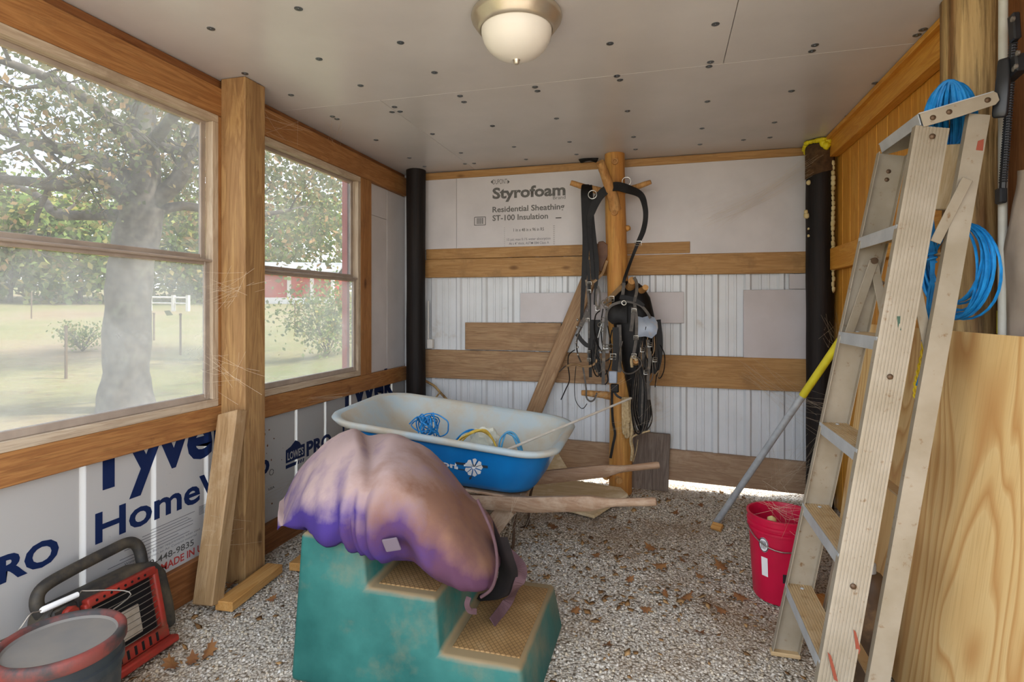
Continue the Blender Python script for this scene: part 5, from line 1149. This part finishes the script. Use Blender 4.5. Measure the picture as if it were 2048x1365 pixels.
m = MB(); q = V(.475, 2.80, .33)
for (dz, r) in ((0.02, .020), (-.01, .012), (-.03, .014), (-.05, .011), (-.07, .014), (-.09, .012), (-.12, .012)): m.ico(q + V(.003 * math.sin(dz * 90), 0, dz), r, 2, (1, 1, 1.1), .3)
m.tube([q + V(0, 0, -.10), q + V(0, .0, -.29)], .006, 6)
o = m.build('cured_foam_drip', FOAMY, smooth=60, org=(.475, 2.8, .04)); tag(o, 'knobbly cream foam on a stick poking up inside the red bucket', 'foam')
m = MB(); m.lathe([(.03, 0), (.031, .27), (.028, .27), (.027, .02), (.001, .02)], (.575, 2.60, 0), 18); o = m.build('cardboard_tube', W_PALE, smooth=40, org=(.575, 2.6, 0)); tag(o, 'short beige tube standing between the red bucket and the ladder', 'tube')
cn = thing('brown_canister', 'tall brown dusty canister standing behind the ladder at the plywood', 'canister', (.70, 2.25, 0))
MB().lathe([(.058, 0), (.06, .01), (.06, .33), (.057, .36), (.042, .385), (.028, .392), (.001, .394)], (.70, 2.25, 0), 32).build('body', RUSTC, cn, smooth=40); MB().lathe([(.024, .39), (.024, .422), (.019, .427), (.001, .427)], (.70, 2.25, 0), 20).build('cap', GALV, cn, smooth=40)
o = plank('scrap_block', (.62, 2.66, .05), (.70, 2.48, .05), .09, .10, (1, .3, 0), W_BLOCK); tag(o, 'pine block lying behind the lowest ladder step', 'board')

# ------------------------------------------------------------------ dead leaves and webs
lm = MB(); out = [(0, -.05), (.012, -.02), (.03, -.022), (.02, -.004), (.034, .008), (.016, .016), (.022, .036), (.006, .032), (0, .052), (-.006, .034), (-.024, .036), (-.016, .016), (-.034, .01), (-.02, -.004), (-.03, -.022), (-.012, -.02)]
n = len(out); vv = [V(0, 0, .012)] + [V(a, b, .012 - abs(a) * .3 + b * b * 5) for a, b in out]
lm.add(vv, [(0, 1 + i, 1 + (i + 1) % n) for i in range(n)]); lf = lm.build('dry_leaf', DEADLEAF, smooth=180); lmesh = lf.data; bpy.data.objects.remove(lf)
LV = [(1400, 1262), (1440, 1215), (1330, 1185), (1375, 1190), (1260, 1155), (1320, 1130), (1215, 1290), (1365, 1120), (1225, 1035), (1110, 1055), (1260, 1045), (1190, 1110), (1400, 1150), (1300, 1095), (1440, 1130), (1460, 1090), (1350, 1025), (1400, 1010), (1120, 1035), (1335, 1000), (465, 1170), (385, 1315), (420, 1300), (545, 1195), (340, 1330), (1290, 1215), (1480, 1190), (1150, 1220)]
for i, (a, b) in enumerate(LV):
    q = U(a, b, Z=.012); rg = random.Random(i); o = bpy.data.objects.new('dry_leaf', lmesh); COL.objects.link(o); q.z = floor_z(q.x, q.y) + .008; o.location = q; o.rotation_euler = (rg.uniform(-.5, .5), rg.uniform(-.4, .4), rg.uniform(0, 6)); s_ = rg.uniform(.55, .95); o.scale = (s_, s_, s_)
    tag(o, 'curled dry brown oak leaf lying on the gravel floor', 'leaf', 'dry leaves scattered on the gravel')
rg = random.Random(21); m = MB()
def web(a, b, n, sp, sag):
    a, b = Vector(a), Vector(b)
    for i in range(n):
        p = a + V(rg.gauss(0, sp), rg.gauss(0, sp), rg.gauss(0, sp)); q = b + V(rg.gauss(0, sp), rg.gauss(0, sp), rg.gauss(0, sp)); m.tube(catmull([p, p.lerp(q, .5) - V(0, 0, sag * rg.random()), q], 5), .00038, 3, caps=False)
web(U(1540, 1005, Y=2.85), U(1600, 1050, Y=2.6), 16, .05, .04); web(U(1540, 880, Y=4.1), (.52, 2.8, .36), 3, .02, 0); web(U(1500, 745, Y=4.23), U(1660, 830, Y=3.9), 22, .06, .10); web(U(1560, 960, Y=4.1), U(1660, 900, Y=4.0), 20, .09, .03)
web(U(1660, 640, Y=4.04), U(1690, 690, Y=3.9), 14, .05, .05); web((-1.94, 2.24, 1.45), (-2.06, 2.2, 1.40), 22, .05, .02); web((-1.94, 2.24, 1.0), (-2.06, 2.16, 1.05), 18, .06, .02); web(U(535, 230, X=-2.0), U(600, 270, X=-2.03), 10, .06, .02); web(U(668, 250, Y=2.9), U(672, 275, X=-2.05), 14, .03, .02)
web(U(620, 795, X=-2.05), U(690, 790, Y=2.8), 5, .02, .0); web(U(1240, 860, Y=3.98), U(1310, 820, Y=3.9), 12, .05, .02); web(U(1170, 800, Y=3.95), U(1250, 760, Y=3.9), 8, .03, .02); web(U(1040, 1010, Y=2.75), U(1010, 1080, Y=2.8), 10, .04, .0)
web(U(1420, 445, Y=4.24), U(1620, 330, Y=4.06), 24, .05, .05); web((-1.9, 2.0, .35), (-1.99, 2.25, .25), 10, .05, .02); web(U(525, 1000, X=-1.95), U(590, 970, X=-2.08), 8, .06, .0)
o = m.build('cobwebs', WEB); tag(o, 'dusty cobweb strands strung across the corners, posts and harness', 'cobweb', kind='stuff')

# ------------------------------------------------------------------ outdoors
def leafcloud(name, P, size, mat, parent, seed=0, asp=.6):
    rng = np.random.default_rng(seed); n = len(P); a = rng.normal(size=(n, 3)); a /= np.linalg.norm(a, axis=1)[:, None]; b = rng.normal(size=(n, 3)); b -= a * (a * b).sum(1)[:, None]; b /= np.linalg.norm(b, axis=1)[:, None]
    s = size * rng.uniform(.6, 1.3, (n, 1)); c = np.cross(a, b); P = np.asarray(P) - np.array(ORG[parent.name])
    Q = np.stack([P - a * s, P + b * s * asp + c * s * .15, P + a * s, P - b * s * asp + c * s * .15], 1).reshape(-1, 3); F = np.arange(4 * n)
    me = bpy.data.meshes.new(name); me.vertices.add(4 * n); me.vertices.foreach_set('co', Q.reshape(-1)); me.loops.add(4 * n); me.loops.foreach_set('vertex_index', F); me.polygons.add(n); me.polygons.foreach_set('loop_start', F[::4]); me.update(); me.validate()
    return tag(link(name, me, mat, parent), kind='stuff')
rg = random.Random(12)
def branch(mb, P, r0, r1, tips, depth=0, lean=V(0, 0, .1), L=1.0):
    n = len(P); mb.tube(P, [r0 + (r1 - r0) * i / (n - 1) for i in range(n)], 7 if r0 > .05 else 5)
    if depth >= 3: tips += P[n // 2:]; return
    for k in range(5 if depth < 2 else 4):
        i = rg.randint(n // 3, n - 1); p = P[i]; t = (P[i] - P[i - 1]).normalized(); d = (t * .6 + V(rg.gauss(0, .6), rg.gauss(0, .6), rg.gauss(0, .45)) + lean).normalized(); l = L * rg.uniform(.5, 1.0); r = max(.004, (r0 + (r1 - r0) * i / (n - 1)) * .5)
        Q = [p]
        for s_ in range(5): d = (d + V(rg.gauss(0, .25), rg.gauss(0, .25), rg.gauss(0, .2) + .03)).normalized(); Q.append(Q[-1] + d * l / 5)
        branch(mb, Q, r, r * .35, tips, depth + 1, lean, L * .62)
K = 7.6; base = U(252, 800, k=K); base.z = out_z(base.x, base.y) - .05
oak = thing('oak_tree', 'large spreading oak tree just outside the left window', 'tree', tuple(base))
tr = MB(); tp_ = [base, U(250, 760, k=K), U(254, 680, k=K), U(258, 600, k=K), U(266, 520, k=K), U(278, 455, k=K), U(288, 410, k=K)]
tr.tube(catmull(tp_, 5), [.36 - .09 * min(1, i / 6) + .0 * i for i in range(31)], 18)
for v in tr.v: v += V(1, 1, 0) * .03 * mnoise.noise(v * 3.5)
tr.build('trunk', BARK, oak, smooth=70)
LB = [([(286, 420), (290, 330), (284, 250), (292, 170), (300, 80), (310, -60)], .21, .10, .0), ([(290, 400), (246, 347), (190, 316), (130, 300), (60, 284), (0, 258), (-90, 225)], .12, .05, -.2), ([(278, 420), (235, 382), (190, 352), (120, 372), (60, 364), (0, 358), (-80, 350)], .11, .04, -.6), ([(272, 430), (200, 430), (115, 428), (85, 398), (30, 372), (-50, 352)], .09, .03, .5),
      ([(292, 410), (345, 372), (375, 322), (395, 262), (420, 180), (440, 90)], .13, .06, .3), ([(294, 430), (365, 412), (440, 425), (520, 430), (580, 420)], .08, .03, .8), ([(290, 330), (230, 250), (160, 190), (80, 150), (0, 120)], .10, .04, -.8), ([(286, 250), (220, 160), (170, 90), (120, 20)], .09, .04, .7), ([(292, 300), (350, 230), (400, 150), (470, 60)], .09, .03, -.9)]
tips = []
for pts, r0, r1, dk in LB:
    P = catmull([U(a, b, k=K + dk * i / (len(pts) - 1) * 2) for i, (a, b) in enumerate(pts)], 3); mb_ = MB(); branch(mb_, P, r0, r1, tips, 0, V(0, 0, .05), 1.25); mb_.build('limb', BARK, oak, smooth=70)
rng = np.random.default_rng(4); T = np.array([tuple(t) for t in tips]); idx = rng.integers(0, len(T), 12000); LP_ = T[idx] + rng.normal(0, .13, (len(idx), 3))
leafcloud('foliage', LP_, .042, OAKLEAF, oak, 3)
def tree(name, label, px, py, k, hgt, cr, n, size, mat=FARLEAF, group=None, seed=0, trunk=.12, cz=.55):
    rng = np.random.default_rng(seed); b = U(px, py, k=k); b.z = out_z(b.x, b.y) - .1; t = thing(name, label, 'tree', tuple(b), group)
    MB().tube(catmull([b, b + V(.1, 0, hgt * .4), b + V(0, .1, hgt * .85)], 5), [trunk * (1 - .07 * i) for i in range(11)], 8).build('trunk', BARK, t, smooth=60)
    C = rng.normal(size=(26, 3)); C /= np.linalg.norm(C, axis=1)[:, None]; C *= rng.uniform(.3, 1, (26, 1)) ** .5; C = C * np.array([cr, cr, hgt * .5 * .92]) + np.array([b.x, b.y, b.z + hgt * cz])
    P = C[rng.integers(0, 26, n)] + rng.normal(size=(n, 3)) * np.array([cr * .23, cr * .23, hgt * .10]); P[:, 2] = np.maximum(P[:, 2], b.z + .1); leafcloud('foliage', P, size, mat, t, seed + 50); return t
tree('maple_tree', 'leafy tree with orange tinged leaves outside the far window', 505, 700, 13.5, 7.2, 2.9, 9500, .085, OAKLEAF, None, 5, .25, .82)
for i, (px, k, hgt, cr) in enumerate([(-160, 34, 8.5, 4.5), (-60, 40, 9, 4.5), (20, 36, 8, 4.2), (95, 43, 9.5, 4.6), (160, 38, 7.5, 4), (225, 46, 9.5, 4.6), (300, 42, 8.5, 4.4), (365, 50, 9.0, 5), (420, 44, 9, 4.6), (490, 58, 11, 5.5), (560, 62, 12, 6), (640, 60, 12, 6), (710, 64, 12, 6), (770, 55, 11, 6)]):
    tree('pasture_tree', 'green tree in the tree line beyond the pasture', px, 600, k, hgt, cr, 2600, .26, FARLEAF, 'trees along the far side of the pasture', 20 + i, .16, .5)
def bush(name, label, px, py, k, r, n, seed, sz=.05, grp=None):
    rng = np.random.default_rng(seed); b = U(px, py, k=k); b.z = out_z(b.x, b.y); t = thing(name, label, 'bush', tuple(b), grp); m = MB(); ends = []
    for i in range(14): d = V(rng.normal() * .6, rng.normal() * .6, 1).normalized(); p1 = b + d * r * 1.3; m.tube([b, b.lerp(p1, .5) + V(0, 0, .05), p1], [.012, .008, .004], 5); ends += [b.lerp(p1, f) for f in (.5, .75, 1)]
    m.build('stems', BARK, t); E_ = np.array([tuple(p) for p in ends]); leafcloud('foliage', E_[rng.integers(0, len(E_), n)] + rng.normal(0, r * .22, (n, 3)), sz, FARLEAF, t, seed)
bush('wild_bush', 'loose green bush on the bank right of the red barn', 655, 640, 13, 1.1, 2600, 3)
bush('wild_bush', 'low scrubby bush in the grass left of the oak trunk', 165, 690, 14, .5, 700, 5, .04)
# red barn
bk_ = 44; b0, b1 = U(470, 600, k=bk_), U(668, 600, k=bk_ + 1.0); zb0 = b0.z
bn = thing('red_barn', 'long low red barn with white posts across the pasture', 'building', (b0.x, b0.y, zb0)); ax = V(b1.x - b0.x, b1.y - b0.y, 0); L = ax.length; ax.normalize(); nb = V(-ax.y, ax.x, 0)
if nb.dot(V(b0.x, b0.y, 0)) < 0: nb = -nb
o0 = V(b0.x, b0.y, zb0 - .6)
m = MB(); m.extrude([o0, o0 + ax * L, o0 + ax * L + nb * 6, o0 + nb * 6], (0, 0, 2.75)); m.build('wall', BARN, bn)
m = MB(); e0 = o0 - nb * .5 - ax * .4 + V(0, 0, 2.72); m.add([e0, e0 + ax * (L + .8), e0 + ax * (L + .8) + nb * 3.6 + V(0, 0, 1.0), e0 + nb * 3.6 + V(0, 0, 1.0), e0 + nb * 7 , e0 + ax * (L + .8) + nb * 7] + [p + V(0, 0, .12) for p in [e0, e0 + ax * (L + .8), e0 + ax * (L + .8) + nb * 3.6 + V(0, 0, 1.0), e0 + nb * 3.6 + V(0, 0, 1.0), e0 + nb * 7, e0 + ax * (L + .8) + nb * 7]],
    [(0, 1, 2, 3), (3, 2, 5, 4), (6, 9, 8, 7), (9, 10, 11, 8), (0, 6, 7, 1), (0, 3, 9, 6), (3, 4, 10, 9), (1, 7, 8, 2), (2, 8, 11, 5), (4, 5, 11, 10)]); m.build('roof', BARNR, bn)
for px in (520, 575, 620, 661):
    p = U(px, 600, k=bk_); f = (p - b0).dot(ax); m = MB(); m.box(o0 + ax * f - nb * .04 + V(0, 0, 1.4), (.22, .22, 2.75)); m.build('white_post', BARNW, bn)
m = MB(); m.extrude([o0 - nb * .1, o0 + ax * L - nb * .1, o0 + ax * L, o0], (0, 0, .78)); m.build('foundation', BARNW, bn); m = MB(); m.extrude([o0 - nb * .06 + V(0, 0, 2.6), o0 + ax * L - nb * .06 + V(0, 0, 2.6), o0 + ax * L + V(0, 0, 2.6), o0 + V(0, 0, 2.6)], (0, 0, .14)); m.build('eave_board', BARNW, bn)
# white rail fence section and thin metal posts
fe = thing('rail_fence', 'short white wooden rail fence at the far side of the pasture', 'fence', tuple(U(338, 602, k=32)))
for px in (300, 347, 376):
    p = U(px, 602, k=32); p.z = out_z(p.x, p.y); MB().box(p + V(0, 0, .42), (.16, .16, 1.0)).build('post', RAILW, fe)
for dz in (.45, .78):
    a, b = U(300, 602, k=32), U(376, 602, k=32); a.z = out_z(a.x, a.y) + dz; b.z = out_z(b.x, b.y) + dz; MB().tube([a, b], .05, 6).build('rail', RAILW, fe)
for (px, k, hh, lb) in ((132, 10.5, 1.05, 'thin brown metal fence post nearest to the left of the oak trunk'), (361, 14.0, 1.1, 'thin brown metal fence post just right of the oak trunk'), (590, 21, 1.1, 'thin brown metal fence post in the grass below the red barn'), (63, 24, 1.2, 'far thin metal fence post near the left end of the pasture'), (308, 17, .9, 'thin metal fence post right behind the oak trunk')):
    p = U(px, 700, k=k); p.z = out_z(p.x, p.y); m = MB(); m.box(p + V(0, 0, hh / 2 - .05), (.035, .035, hh)); m.box(p + V(0, 0, hh - .08), (.05, .05, .03)); o = m.build('fence_post', TPOST, org=tuple(p)); tag(o, lb, 'post', 'metal fence posts in the pasture')
